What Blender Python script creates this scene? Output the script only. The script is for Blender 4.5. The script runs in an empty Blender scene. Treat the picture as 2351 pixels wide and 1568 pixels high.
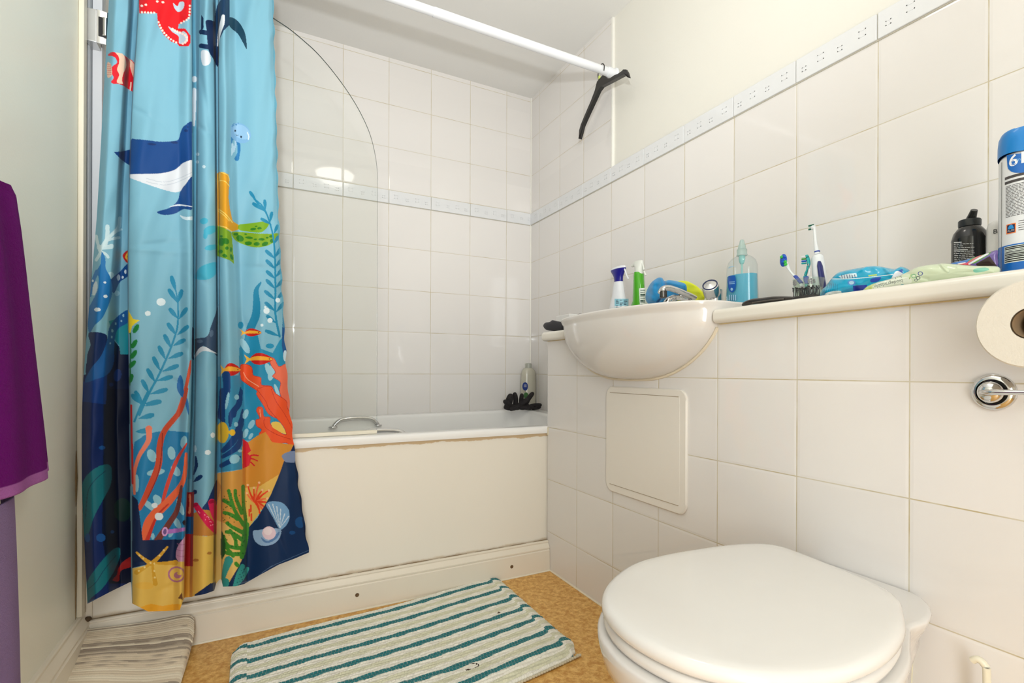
import bpy, bmesh, math, random
import numpy as np
from mathutils import Matrix, Vector

random.seed(7)
np.random.seed(7)
scene = bpy.context.scene
COL = scene.collection
PI = math.pi

# ------------------------------------------------------------------ camera
CAM_F, CAM_YAW, CAM_HY, CAM_ROLL, CAM_CX, CAM_H = 1159.3, 0.4815, 852.2, 0.0036, 1201.7, 0.7616
cam_data = bpy.data.cameras.new('camera')
cam = bpy.data.objects.new('camera', cam_data)
COL.objects.link(cam)
cam_data.sensor_width = 36.0
cam_data.lens = 36.0 * CAM_F / 2351.0
cam_data.shift_x = -(CAM_CX - 1175.5) / 2351.0
cam_data.shift_y = (CAM_HY - 784.0) / 2351.0
cam_data.clip_start = 0.02
cam.matrix_world = (Matrix.Translation((0, 0, CAM_H)) @ Matrix.Rotation(-CAM_YAW, 4, 'Z')
                    @ Matrix.Rotation(PI / 2, 4, 'X') @ Matrix.Rotation(CAM_ROLL, 4, 'Z'))
scene.camera = cam

# ------------------------------------------------------------------ world and view
world = bpy.data.worlds.new('world')
scene.world = world
world.use_nodes = True
world.node_tree.nodes['Background'].inputs[0].default_value = (1.0, 0.97, 0.92, 1)
world.node_tree.nodes['Background'].inputs[1].default_value = 0.0
scene.view_settings.view_transform = 'Standard'
scene.view_settings.look = 'None'
scene.view_settings.gamma = 1.0
scene.view_settings.use_curve_mapping = False
scene.view_settings.exposure = 0.22

# ------------------------------------------------------------------ lamps: the flash next to the camera and an added fill light behind it
def lamp(name, kind, loc, energy, color, size=0.1, rot=(0, 0, 0)):
    l = bpy.data.lights.new(name, kind)
    l.energy = energy
    l.color = color
    if kind == 'AREA':
        l.shape = 'DISK'
        l.size = size
    else:
        l.shadow_soft_size = size
    o = bpy.data.objects.new(name, l)
    o.location = loc
    o.rotation_euler = rot
    COL.objects.link(o)
    return o

fl = lamp('flash_lamp', 'SPOT', (-0.06, -0.10, 1.13), 66.0, (0.925, 0.965, 1.0), 0.028)
fl.data.spot_size = math.radians(110); fl.data.spot_blend = 0.8
fl.rotation_euler = Vector((0.45, 2.1, 1.70)).to_track_quat('-Z', 'Y').to_euler()
rear_fill = lamp('rear_fill_light', 'AREA', (-0.18, -1.02, 1.00), 21.0, (0.925, 0.965, 1.0), 0.4, (math.radians(90), 0, 0))
rear_fill.data.shape = 'RECTANGLE'; rear_fill.data.size = 0.38; rear_fill.data.size_y = 1.9
DOME_STRENGTH = 9.0

# ------------------------------------------------------------------ picture ray helper: a pixel of the 2351x1568 frame and one known plane give a point
def W(u, v, X=None, Y=None, Z=None):
    a, b = u - CAM_CX, v - CAM_HY
    c, s = math.cos(CAM_ROLL), math.sin(CAM_ROLL)
    x = c * a + s * b
    y = -s * a + c * b
    l, z = x / CAM_F, -y / CAM_F
    r = (math.sin(CAM_YAW) + l * math.cos(CAM_YAW), math.cos(CAM_YAW) - l * math.sin(CAM_YAW), z)
    if X is not None: k = X / r[0]
    elif Y is not None: k = Y / r[1]
    else: k = (Z - CAM_H) / r[2]
    return Vector((r[0] * k, r[1] * k, r[2] * k + CAM_H))

def Wn(u, v, Y):           # numpy version, plane y = Y
    a, b = u - CAM_CX, v - CAM_HY
    c, s = math.cos(CAM_ROLL), math.sin(CAM_ROLL)
    x = c * a + s * b
    y = -s * a + c * b
    l, z = x / CAM_F, -y / CAM_F
    rx = math.sin(CAM_YAW) + l * math.cos(CAM_YAW)
    ry = math.cos(CAM_YAW) - l * math.sin(CAM_YAW)
    k = Y / ry
    return rx * k, Y + 0 * u, z * k + CAM_H

# ------------------------------------------------------------------ room numbers
XL, XR, XB = -0.406, 1.2942, 0.9865          # left wall, right wall, boxing face
YF, YBK, YP = 1.685, 2.3959, 1.690           # bath front, back wall, bath panel
YR = -1.05                                   # rear wall, behind the camera
ZC = 2.232                                   # ceiling
ZT = 0.912                                   # ledge top
RIM = 0.550
TW = 0.2044                                  # tile width
ZB0, ZB1 = 1.546, 1.610                      # border tiles
YT = 1.696                                   # where the full-height tiling of the shower ends

# ------------------------------------------------------------------ materials
def lin(c):
    c = c / 255.0
    return c / 12.92 if c <= 0.04045 else ((c + 0.055) / 1.055) ** 2.4
def rgb(r, g, b): return (lin(r), lin(g), lin(b), 1.0)

def new_mat(name):
    m = bpy.data.materials.new(name)
    m.use_nodes = True
    nt = m.node_tree
    return m, nt, nt.nodes['Principled BSDF']

def N(nt, kind, **kw):
    n = nt.nodes.new(kind)
    for k, v in kw.items():
        if k.startswith('i_'):
            n.inputs[int(k[2:])].default_value = v
        else:
            setattr(n, k, v)
    return n

def math_node(nt, op, a, b=None, c=None, clamp=False):
    n = nt.nodes.new('ShaderNodeMath')
    n.operation = op
    n.use_clamp = clamp
    for i, x in enumerate((a, b, c)):
        if x is None: continue
        if hasattr(x, 'links'): nt.links.new(x, n.inputs[i])
        else: n.inputs[i].default_value = x
    return n.outputs[0]

def mix_col(nt, fac, a, b):
    n = nt.nodes.new('ShaderNodeMix')
    n.data_type = 'RGBA'
    for i, x in ((0, fac), (6, a), (7, b)):
        if hasattr(x, 'links'): nt.links.new(x, n.inputs[i])
        else: n.inputs[i].default_value = x
    return n.outputs[2]

def smooth(nt, x, a, b):
    n = nt.nodes.new('ShaderNodeMapRange')
    n.interpolation_type = 'SMOOTHSTEP'
    nt.links.new(x, n.inputs[0])
    n.inputs[1].default_value = a
    n.inputs[2].default_value = b
    return n.outputs[0]

def noise(nt, scale, detail=3, rough=0.5, vec=None, dist=0.0):
    n = nt.nodes.new('ShaderNodeTexNoise')
    n.inputs['Scale'].default_value = scale
    n.inputs['Detail'].default_value = detail
    n.inputs['Roughness'].default_value = rough
    n.inputs['Distortion'].default_value = dist
    if vec is None:
        tc = nt.nodes.new('ShaderNodeTexCoord')
        vec = tc.outputs['Object']
    nt.links.new(vec, n.inputs['Vector'])
    return n.outputs[0]

def bump(nt, bsdf, height, strength=0.3, dist=0.002):
    b = nt.nodes.new('ShaderNodeBump')
    b.inputs['Strength'].default_value = strength
    b.inputs['Distance'].default_value = dist
    nt.links.new(height, b.inputs['Height'])
    nt.links.new(b.outputs[0], bsdf.inputs['Normal'])

MATS = {}
def plain(name, col, rough=0.5, metal=0.0, var=0.06, nscale=30, bstr=0.0, bscale=200, coat=0.0, spec=0.5, trans=0.0, sheen=0.0, sss=0.0):
    """one-colour procedural material with a little noise in colour and relief"""
    if name in MATS: return MATS[name]
    m, nt, b = new_mat(name)
    c = rgb(*col)
    n = noise(nt, nscale, 4)
    dark = tuple(x * (1 - var) for x in c[:3]) + (1,)
    lite = tuple(min(1, x * (1 + var)) for x in c[:3]) + (1,)
    nt.links.new(mix_col(nt, n, dark, lite), b.inputs['Base Color'])
    b.inputs['Roughness'].default_value = rough
    b.inputs['Metallic'].default_value = metal
    b.inputs['Specular IOR Level'].default_value = spec
    b.inputs['Coat Weight'].default_value = coat
    b.inputs['Coat Roughness'].default_value = 0.05
    if sheen: b.inputs['Sheen Weight'].default_value = sheen
    if trans: b.inputs['Transmission Weight'].default_value = trans
    if sss:
        b.inputs['Subsurface Weight'].default_value = sss
        b.inputs['Subsurface Radius'].default_value = (0.01, 0.01, 0.01)
    if bstr: bump(nt, b, noise(nt, bscale, 3), bstr, 0.002)
    MATS[name] = m
    return m

def clear(name, tint, rough=0.02, opacity=0.0, gloss=1.0, col=(255, 255, 255)):
    """thin clear plastic or glass: passes light with a tint and mirrors by Fresnel"""
    if name in MATS: return MATS[name]
    m, nt, b = new_mat(name)
    nt.nodes.remove(b)
    out = nt.nodes['Material Output']
    tr = N(nt, 'ShaderNodeBsdfTransparent'); tr.inputs[0].default_value = rgb(*tint)
    gl = N(nt, 'ShaderNodeBsdfGlossy'); gl.inputs['Roughness'].default_value = rough
    fr = N(nt, 'ShaderNodeFresnel'); geo = N(nt, 'ShaderNodeNewGeometry')
    nt.links.new(math_node(nt, 'MULTIPLY_ADD', geo.outputs['Backfacing'], 1 / 1.45 - 1.45, 1.45), fr.inputs[0])
    base = tr.outputs[0]
    if opacity:
        df = N(nt, 'ShaderNodeBsdfDiffuse'); df.inputs[0].default_value = rgb(*col)
        mx = N(nt, 'ShaderNodeMixShader'); mx.inputs[0].default_value = opacity
        nt.links.new(base, mx.inputs[1]); nt.links.new(df.outputs[0], mx.inputs[2]); base = mx.outputs[0]
    mx = N(nt, 'ShaderNodeMixShader')
    nt.links.new(math_node(nt, 'MULTIPLY', fr.outputs[0], gloss), mx.inputs[0])
    nt.links.new(base, mx.inputs[1]); nt.links.new(gl.outputs[0], mx.inputs[2])
    nt.links.new(mx.outputs[0], out.inputs[0])
    MATS[name] = m
    return m

def painted(name, rough=0.5, sheen=0.0, bstr=0.0, bscale=300, coat=0.0, transl=0.0, spec=0.5):
    """colour comes from the print or weave stored on the mesh (attribute 'print')"""
    m, nt, b = new_mat(name)
    a = N(nt, 'ShaderNodeAttribute'); a.attribute_name = 'print'
    nt.links.new(a.outputs['Color'], b.inputs['Base Color'])
    b.inputs['Roughness'].default_value = rough
    b.inputs['Sheen Weight'].default_value = sheen
    b.inputs['Specular IOR Level'].default_value = spec
    b.inputs['Coat Weight'].default_value = coat
    if bstr: bump(nt, b, noise(nt, bscale, 3), bstr, 0.001)
    if transl:
        t = N(nt, 'ShaderNodeBsdfTranslucent'); nt.links.new(a.outputs['Color'], t.inputs[0])
        mx = N(nt, 'ShaderNodeMixShader'); mx.inputs[0].default_value = transl
        nt.links.new(b.outputs[0], mx.inputs[1]); nt.links.new(t.outputs[0], mx.inputs[2])
        nt.links.new(mx.outputs[0], nt.nodes['Material Output'].inputs[0])
    return m

def tile_mat(name, axis, off, z0=0.746 - 0.6, tile=(233, 229, 225), grout=(208, 200, 180), w=TW, h=0.2, rough=0.04, gw=0.0010, breaks=True):
    m, nt, b = new_mat(name)
    tc = N(nt, 'ShaderNodeTexCoord')
    sp = N(nt, 'ShaderNodeSeparateXYZ')
    nt.links.new(tc.outputs['Object'], sp.inputs[0])
    u = sp.outputs[axis]; v = sp.outputs[2]
    def dist(x, o, p):
        f = math_node(nt, 'FLOORED_MODULO', math_node(nt, 'SUBTRACT', x, o - 50 * p), p)
        return math_node(nt, 'SUBTRACT', p / 2, math_node(nt, 'ABSOLUTE', math_node(nt, 'SUBTRACT', f, p / 2)))
    def idx(x, o, p):
        return math_node(nt, 'FLOOR', math_node(nt, 'DIVIDE', math_node(nt, 'SUBTRACT', x, o - 50 * p), p))
    du = dist(u, off, w)
    # above the border the rows restart on top of it
    hi = math_node(nt, 'GREATER_THAN', v, (ZB0 + ZB1) / 2)
    dl = dist(v, z0, h); dh = dist(v, ZB1 + 0.002, h)
    dv = math_node(nt, 'ADD', math_node(nt, 'MULTIPLY', dl, math_node(nt, 'SUBTRACT', 1.0, hi)), math_node(nt, 'MULTIPLY', dh, hi))
    d = math_node(nt, 'MINIMUM', du, dv)
    g = smooth(nt, d, gw * 0.75, gw * 1.35)                  # 0 in the joint, 1 on the tile
    pil = smooth(nt, d, gw, 0.007)
    # colour: each tile a touch different, grout dirtier in places
    wn = N(nt, 'ShaderNodeTexWhiteNoise'); wn.noise_dimensions = '2D'
    cb = N(nt, 'ShaderNodeCombineXYZ')
    nt.links.new(idx(u, off, w), cb.inputs[0]); nt.links.new(idx(v, z0, h), cb.inputs[1])
    nt.links.new(cb.outputs[0], wn.inputs['Vector'])
    t = rgb(*tile); tcol = mix_col(nt, wn.outputs['Value'], tuple(x * 0.965 for x in t[:3]) + (1,), tuple(min(1, x * 1.02) for x in t[:3]) + (1,))
    gr = rgb(*grout)
    gcol = mix_col(nt, smooth(nt, noise(nt, 9, 5, 0.6), 0.42, 0.68), gr, tuple(x * y for x, y in zip(gr[:3], (0.80, 0.72, 0.52))) + (1,))
    nt.links.new(mix_col(nt, g, gcol, tcol), b.inputs['Base Color'])
    rg = math_node(nt, 'MULTIPLY_ADD', g, rough - 0.6, 0.6)
    nt.links.new(rg, b.inputs['Roughness'])
    hgt = math_node(nt, 'ADD', pil, math_node(nt, 'MULTIPLY', noise(nt, 5, 2), 0.35))
    bump(nt, b, hgt, 0.35, 0.0012)
    return m

WHITE = plain('white_ceramic', (228, 224, 219), 0.09, var=0.015, nscale=4, coat=0.3)
ACRYL = plain('white_acrylic', (243, 242, 239), 0.16, var=0.015, nscale=5)
PLAST = plain('white_plastic', (232, 230, 226), 0.28, var=0.02)
CREAM = plain('cream_gloss_paint', (232, 223, 206), 0.30, var=0.05, nscale=6, bstr=0.08, bscale=60)
CHROME = plain('polished_chrome', (215, 215, 215), 0.08, metal=1.0, var=0.03)
BLACKP = plain('black_plastic', (30, 29, 29), 0.32, var=0.1)
RODW = plain('white_enamel_rod', (240, 242, 246), 0.22, var=0.01)

# ------------------------------------------------------------------ mesh helpers
def tag(o, label=None, cat=None, group=None, kind=None):
    if label: o['label'] = label
    if cat: o['category'] = cat
    if group: o['group'] = group
    if kind: o['kind'] = kind
    return o

def obj(name, verts, faces, mat, parent=None, smooth_on=True, angle=40, mats=None, fm=None):
    me = bpy.data.meshes.new(name)
    me.from_pydata([tuple(v) for v in verts], [], [tuple(f) for f in faces])
    me.validate()
    if mats:
        for m in mats: me.materials.append(m)
        if fm is not None and len(fm) == len(me.polygons): me.polygons.foreach_set('material_index', fm)
    elif mat: me.materials.append(mat)
    if smooth_on:
        me.polygons.foreach_set('use_smooth', [True] * len(me.polygons))
        me.set_sharp_from_angle(angle=math.radians(angle))
    me.update()
    o = bpy.data.objects.new(name, me)
    COL.objects.link(o)
    if smooth_on:
        wn = o.modifiers.new('weighted_normals', 'WEIGHTED_NORMAL'); wn.keep_sharp = True; wn.weight = 80
    if parent:
        o.parent = parent
        o.matrix_parent_inverse = parent.matrix_world.inverted()
    return o

def empty(name, loc, label=None, cat=None, group=None, kind=None):
    o = bpy.data.objects.new(name, None)
    COL.objects.link(o)
    o.location = loc
    o.matrix_world = Matrix.Translation(loc)
    o.empty_display_size = 0.05
    return tag(o, label, cat, group, kind)

class G:
    """gathers shapes into ONE mesh"""
    def __init__(s): s.v, s.f, s.m = [], [], []
    def add(s, vs, fs, mi=0):
        k = len(s.v)
        s.v += [Vector(v) for v in vs]
        s.f += [tuple(i + k for i in f) for f in fs]
        s.m += [mi] * len(fs)
        return s
    def box(s, x0, x1, y0, y1, z0, z1, bev=0.0, seg=2, mi=0, M=None):
        bm = bmesh.new()
        bmesh.ops.create_cube(bm, size=1)
        for v in bm.verts:
            v.co = Vector(((x0 + x1) / 2 + v.co.x * (x1 - x0), (y0 + y1) / 2 + v.co.y * (y1 - y0), (z0 + z1) / 2 + v.co.z * (z1 - z0)))
        if bev: bmesh.ops.bevel(bm, geom=list(bm.edges), offset=bev, segments=seg, affect='EDGES', profile=0.5)
        bm.verts.index_update()
        vs = [(M @ v.co) if M else v.co.copy() for v in bm.verts]
        s.add(vs, [[v.index for v in f.verts] for f in bm.faces], mi)
        bm.free()
        return s
    def loft(s, rings, cap0=True, cap1=True, closed=True, mi=0):
        n = len(rings[0]); vs = [p for r in rings for p in r]; fs = []
        for i in range(len(rings) - 1):
            for j in range(n if closed else n - 1):
                a, b = i * n + j, i * n + (j + 1) % n
                fs.append((a, b, b + n, a + n))
        if cap0 and closed: fs.append(tuple(range(n))[::-1])
        if cap1 and closed: fs.append(tuple(range((len(rings) - 1) * n, len(rings) * n)))
        return s.add(vs, fs, mi)
    def lathe(s, prof, org=(0, 0, 0), axis='Z', seg=32, cap=True, M=None, mi=0, sx=1.0, sy=1.0):
        """prof: (radius, height) pairs from bottom to top"""
        org = Vector(org); rings = []
        for r, h in prof:
            ring = []
            for k in range(seg):
                a = 2 * PI * k / seg
                p = Vector((r * math.cos(a) * sx, r * math.sin(a) * sy, h))
                if axis == 'X': p = Vector((p.z, p.x, p.y))
                elif axis == 'Y': p = Vector((p.y, p.z, p.x))
                p = (M @ p) if M else p
                ring.append(p + org)
            rings.append(ring)
        return s.loft(rings, cap, cap, mi=mi)
    def tube(s, pts, r, seg=12, cap=True, mi=0, flat=1.0):
        pts = [Vector(p) for p in pts]; rings = []
        up = Vector((0, 0, 1))
        for i, p in enumerate(pts):
            t = (pts[min(i + 1, len(pts) - 1)] - pts[max(i - 1, 0)])
            t = t.normalized() if t.length > 1e-9 else up
            ref = up if abs(t.z) < 0.95 else Vector((0, 1, 0))
            a = t.cross(ref).normalized(); b = a.cross(t)
            rr = r[i] if hasattr(r, '__len__') else r
            rings.append([p + a * math.cos(2 * PI * k / seg) * rr + b * math.sin(2 * PI * k / seg) * rr * flat for k in range(seg)])
        return s.loft(rings, cap, cap, mi=mi)
    def ball(s, c, r, seg=12, sc=(1, 1, 1), mi=0):
        c = Vector(c); rings = []
        for i in range(1, seg):
            t = PI * i / seg
            rings.append([c + Vector((r * sc[0] * math.sin(t) * math.cos(2 * PI * k / (seg + 4)), r * sc[1] * math.sin(t) * math.sin(2 * PI * k / (seg + 4)), -r * sc[2] * math.cos(t))) for k in range(seg + 4)])
        return s.loft(rings, True, True, mi=mi)
    def build(s, name, mat=None, parent=None, smooth_on=True, angle=40, mats=None):
        return obj(name, s.v, s.f, mat, parent, smooth_on, angle, mats, s.m if mats else None)

def catmull(pts, n=8, closed=False):
    P = [np.array(p, float) for p in pts]; out = []
    m = len(P)
    rng = range(m) if closed else range(m - 1)
    for i in rng:
        p0, p1, p2, p3 = (P[(i - 1) % m], P[i], P[(i + 1) % m], P[(i + 2) % m]) if closed else (P[max(i - 1, 0)], P[i], P[i + 1], P[min(i + 2, m - 1)])
        for k in range(n):
            t = k / n
            out.append(0.5 * ((2 * p1) + (-p0 + p2) * t + (2 * p0 - 5 * p1 + 4 * p2 - p3) * t * t + (-p0 + 3 * p1 - 3 * p2 + p3) * t ** 3))
    if not closed: out.append(P[-1])
    return out

def rrect(x0, x1, y0, y1, r, n=8):
    out = []
    for cx, cy, a0 in ((x1 - r, y1 - r, 0), (x0 + r, y1 - r, 90), (x0 + r, y0 + r, 180), (x1 - r, y0 + r, 270)):
        for k in range(n + 1):
            a = math.radians(a0 + 90 * k / n)
            out.append((cx + r * math.cos(a), cy + r * math.sin(a)))
    return out

# ------------------------------------------------------------------ print raster: flat shapes painted on the points of a mesh
def slin(c): return np.array([lin(x) for x in c])
class Print:
    """colours for a cloud of points given in print coordinates (p, q)"""
    def __init__(s, p, q, base):
        s.p, s.q = p.ravel(), q.ravel()
        s.c = np.tile(slin(base), (s.p.size, 1))
        s.o = np.argsort(s.q, kind='stable'); s.qs = s.q[s.o]
    def band(s, q0, q1, p0, p1):
        a, b = np.searchsorted(s.qs, q0), np.searchsorted(s.qs, q1)
        i = s.o[a:b]
        return i[(s.p[i] >= p0) & (s.p[i] <= p1)]
    def put(s, idx, mask, col, alpha, clip):
        idx = idx[mask]
        if clip is not None:
            idx = idx[clip(s.p[idx], s.q[idx])]
        s.c[idx] = s.c[idx] * (1 - alpha) + slin(col) * alpha
    def poly(s, pts, col, alpha=1.0, clip=None, sm=True):
        if sm and len(pts) > 3: pts = catmull(pts, 6, True)
        P = np.array(pts)
        i = s.band(P[:, 1].min(), P[:, 1].max(), P[:, 0].min(), P[:, 0].max())
        x, y = s.p[i], s.q[i]
        ins = np.zeros(x.size, bool)
        for a, b in zip(P, np.roll(P, -1, 0)):
            if a[1] == b[1]: continue
            c = ((a[1] > y) != (b[1] > y)) & (x < (b[0] - a[0]) * (y - a[1]) / (b[1] - a[1]) + a[0])
            ins ^= c
        s.put(i, ins, col, alpha, clip)
    def ell(s, cx, cy, rx, ry, rot, col, alpha=1.0, clip=None, ring=None):
        R = max(rx, ry)
        i = s.band(cy - R, cy + R, cx - R, cx + R)
        a = math.radians(rot); dx, dy = s.p[i] - cx, s.q[i] - cy
        u = dx * math.cos(a) + dy * math.sin(a); v = -dx * math.sin(a) + dy * math.cos(a)
        d = (u / rx) ** 2 + (v / ry) ** 2
        s.put(i, (d <= 1) & ((d >= ring) if ring else True), col, alpha, clip)
    def stroke(s, pts, w, col, alpha=1.0, clip=None, sm=True):
        if sm and len(pts) > 2: pts = catmull(pts, 5)
        P = np.array(pts, float); n = len(P)
        ws = np.interp(np.linspace(0, 1, n), np.linspace(0, 1, len(w)), w) / 2 if hasattr(w, '__len__') else np.full(n, w / 2)
        m = ws.max()
        i = s.band(P[:, 1].min() - m, P[:, 1].max() + m, P[:, 0].min() - m, P[:, 0].max() + m)
        x, y = s.p[i], s.q[i]; ins = np.zeros(x.size, bool)
        for k in range(n - 1):
            a, b = P[k], P[k + 1]; d = b - a; L = max(d @ d, 1e-9)
            t = np.clip(((x - a[0]) * d[0] + (y - a[1]) * d[1]) / L, 0, 1)
            dd = (x - a[0] - t * d[0]) ** 2 + (y - a[1] - t * d[1]) ** 2
            ins |= dd <= (ws[k] * (1 - t) + ws[k + 1] * t) ** 2
        s.put(i, ins, col, alpha, clip)
    def store(s, me):
        at = me.color_attributes.new('print', 'FLOAT_COLOR', 'POINT')
        full = np.ones((s.p.size, 4), np.float32); full[:, :3] = s.c
        at.data.foreach_set('color', full.ravel())

def grid_mesh(name, X, Y, Z, mat, parent=None):
    """mesh of an (r, c) grid of points, built quickly"""
    r, c = X.shape
    me = bpy.data.meshes.new(name)
    me.vertices.add(r * c)
    me.vertices.foreach_set('co', np.stack([X, Y, Z], -1).astype(np.float32).ravel())
    i = np.arange(r - 1)[:, None] * c + np.arange(c - 1)[None]
    q = np.stack([i, i + c, i + c + 1, i + 1], -1).reshape(-1)
    nf = (r - 1) * (c - 1)
    me.loops.add(nf * 4); me.loops.foreach_set('vertex_index', q.astype(np.int32))
    me.polygons.add(nf); me.polygons.foreach_set('loop_start', np.arange(nf, dtype=np.int32) * 4)
    me.polygons.foreach_set('use_smooth', np.ones(nf, bool))
    me.materials.append(mat)
    me.update(calc_edges=True)
    o = bpy.data.objects.new(name, me); COL.objects.link(o)
    if parent:
        o.parent = parent; o.matrix_parent_inverse = parent.matrix_world.inverted()
    return o

def text_mesh(body, size, extrude=0.0003, bold=0.0, align='CENTER'):
    """lettering as vertices and faces in its own x-y plane"""
    cu = bpy.data.curves.new('lettering', 'FONT')
    cu.body = body; cu.size = size; cu.align_x = align; cu.align_y = 'CENTER'; cu.offset = bold; cu.resolution_u = 3
    t = bpy.data.objects.new('lettering', cu)
    COL.objects.link(t)
    dg = bpy.context.evaluated_depsgraph_get()
    me = bpy.data.meshes.new_from_object(t.evaluated_get(dg))
    vs = [v.co.copy() for v in me.vertices]; fs = [tuple(p.vertices) for p in me.polygons]
    bpy.data.objects.remove(t); bpy.data.curves.remove(cu); bpy.data.meshes.remove(me)
    return vs, fs

# ================================================================== THE ROOM
TILE_X = tile_mat('tiles_back_wall', 0, 0.1257)
TILE_Y = tile_mat('tiles_right_wall', 1, 1.6929)
TILE_B = tile_mat('tiles_boxing', 1, 1.4818)
PAINT = plain('cream_wall_paint', (232, 229, 219), 0.42, var=0.02, nscale=3, bstr=0.12, bscale=180)
PAINTL = plain('pale_green_grey_wall_paint', (236, 235, 222), 0.4, var=0.03, nscale=3, bstr=0.12, bscale=180)
CEIL = plain('ceiling_paint', (242, 241, 237), 0.7, var=0.02, nscale=4, bstr=0.15, bscale=120)

def struct(name, g, mat, **k):
    o = g.build(name, mat, **k)
    o['kind'] = 'structure'
    return o

T = 0.10
# floor: marbled ochre vinyl
m, nt, b = new_mat('ochre_vinyl')
n1 = noise(nt, 55, 8, 0.72, dist=0.15); n2 = noise(nt, 150, 5, 0.7)
c1 = mix_col(nt, smooth(nt, n1, 0.36, 0.66), rgb(196, 138, 60), rgb(236, 192, 114))
c2 = mix_col(nt, math_node(nt, 'MULTIPLY', smooth(nt, n2, 0.52, 0.72), 0.5), c1, rgb(178, 120, 50))
nt.links.new(c2, b.inputs['Base Color']); b.inputs['Roughness'].default_value = 0.42
bump(nt, b, n2, 0.15, 0.001)
struct('floor', G().box(XL - T, XR + T, YR - T, YBK + T, -0.08, 0.0), m, smooth_on=False)
struct('ceiling', G().box(XL - T, XR + T, YR - T, YBK + T, ZC, ZC + 0.08), CEIL, smooth_on=False)
struct('wall_back', G().box(XL - T, XR + T, YBK, YBK + T, 0, ZC), TILE_X, smooth_on=False)
# right wall: plaster core, tiled skin full height over the bath and up to the border elsewhere
wr = struct('wall_right', G().box(XR + 0.008, XR + T, YR - T, YBK, 0, ZC), PAINT, smooth_on=False)
g = G().box(XR, XR + 0.012, YT, YBK, 0, ZC).box(XR, XR + 0.012, YR, YT, 0, ZB0)
o = g.build('tiling', TILE_Y, wr, smooth_on=False); o['label'] = 'glossy white square wall tiles'
# left wall: painted room side, tiled bath side
wl = struct('wall_left', G().box(XL - T, XL, YR - T, YF - 0.03, 0, ZC), PAINTL, smooth_on=False)
TILE_L = tile_mat('tiles_left_wall', 1, 1.6929)
o = G().box(XL - T, XL - 0.001, YF - 0.03, YBK, 0, ZC).build('tiling', TILE_L, wl, smooth_on=False); o['label'] = 'glossy white tiles beside the bath'
struct('wall_rear', G().box(XL, XR, YR - T, YR, 0, ZC), PAINT, smooth_on=False)
# unseen rear-wall door, its leaf halved to leave room for the added fill light
dr = empty('door_1', (0.2, YR, 0), kind='structure')
g = G()
for a, b_, z0, z1 in ((-0.402, -0.372, 0, 2.0), (0.39, 0.45, 0, 2.0), (-0.402, 0.45, 2.0, 2.06)):
    g.box(a, b_, YR, YR + 0.02, z0, z1, 0.004)
g.build('door_frame', CREAM, dr)
G().box(0.02, 0.39, YR, YR + 0.012, 0.005, 2.0, 0.003).build('door_leaf', PLAST, dr)
G().lathe([(0.012, 0), (0.012, 0.05), (0.024, 0.055), (0.024, 0.075)], (0.06, YR + 0.012, 1.0), 'Y', 20).build('door_handle', CHROME, dr)

# border of narrow embossed tiles running round back and right wall
BORD = plain('border_tile_glaze', (226, 227, 228), 0.10, var=0.02, coat=0.3)
BJ = plain('border_joint', (198, 192, 176), 0.6)
def border(name, axis, a0, a1, off, plane, sgn):
    """axis 0: along x on y = plane ; axis 1: along y on x = plane"""
    g = G()
    k0 = math.floor((a0 - off) / TW)
    a = off + k0 * TW
    while a < a1:
        s0, s1 = max(a + 0.001, a0), min(a + TW - 0.001, a1)
        if s1 - s0 > 0.004:
            d0, d1 = sorted((plane + sgn * 0.006, plane))
            if axis == 0: g.box(s0, s1, d0, d1, ZB0 + 0.001, ZB1 - 0.001, 0.0025, 2)
            else: g.box(d0, d1, s0, s1, ZB0 + 0.001, ZB1 - 0.001, 0.0025, 2)
            # raised square outlines, alternately large and small
            for fr, hs, zc in ((0.16, 0.0085, 0.035), (0.42, 0.006, 0.028), (0.66, 0.0085, 0.034), (0.88, 0.006, 0.027)):
                c = a + fr * TW; z = ZB0 + zc
                if c - hs < s0 or c + hs > s1: continue
                e = plane + sgn * 0.006
                for p0, p1, q0, q1 in ((c - hs, c + hs, z + hs - 0.0022, z + hs), (c - hs, c + hs, z - hs, z - hs + 0.0022), (c - hs, c - hs + 0.0022, z - hs, z + hs), (c + hs - 0.0022, c + hs, z - hs, z + hs)):
                    e0, e1 = sorted((e, e + sgn * 0.0004))
                    if axis == 0: g.box(p0, p1, e0, e1, q0, q1)
                    else: g.box(e0, e1, p0, p1, q0, q1)
        a += TW
    j = G()
    if axis == 0: j.box(a0, a1, *sorted((plane + sgn * 0.002, plane)), ZB0 - 0.0015, ZB1)
    else: j.box(*sorted((plane + sgn * 0.002, plane)), a0, a1, ZB0 - 0.0015, ZB1)
    o = struct(name, g, BORD)
    j.build('grout_line', BJ, o)
    return o
border('trim_1', 0, XL, XR, 0.1257, YBK, -1)
border('trim_2', 1, YR, YBK, 1.6929, XR, -1)
struct('trim_3', G().box(XR - 0.003, XR + 0.010, YT - 0.012, YT - 0.001, ZB1, ZC, 0.002), plain('white_tile_edge_strip', (240, 238, 230), 0.3, var=0.02))
# silicone in the corner between back and right wall
struct('trim_4', G().tube([(XR - 0.001, YBK - 0.001, RIM), (XR - 0.001, YBK - 0.001, ZC)], 0.005, 8), plain('white_sealant', (236, 233, 224), 0.4, var=0.03))

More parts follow.
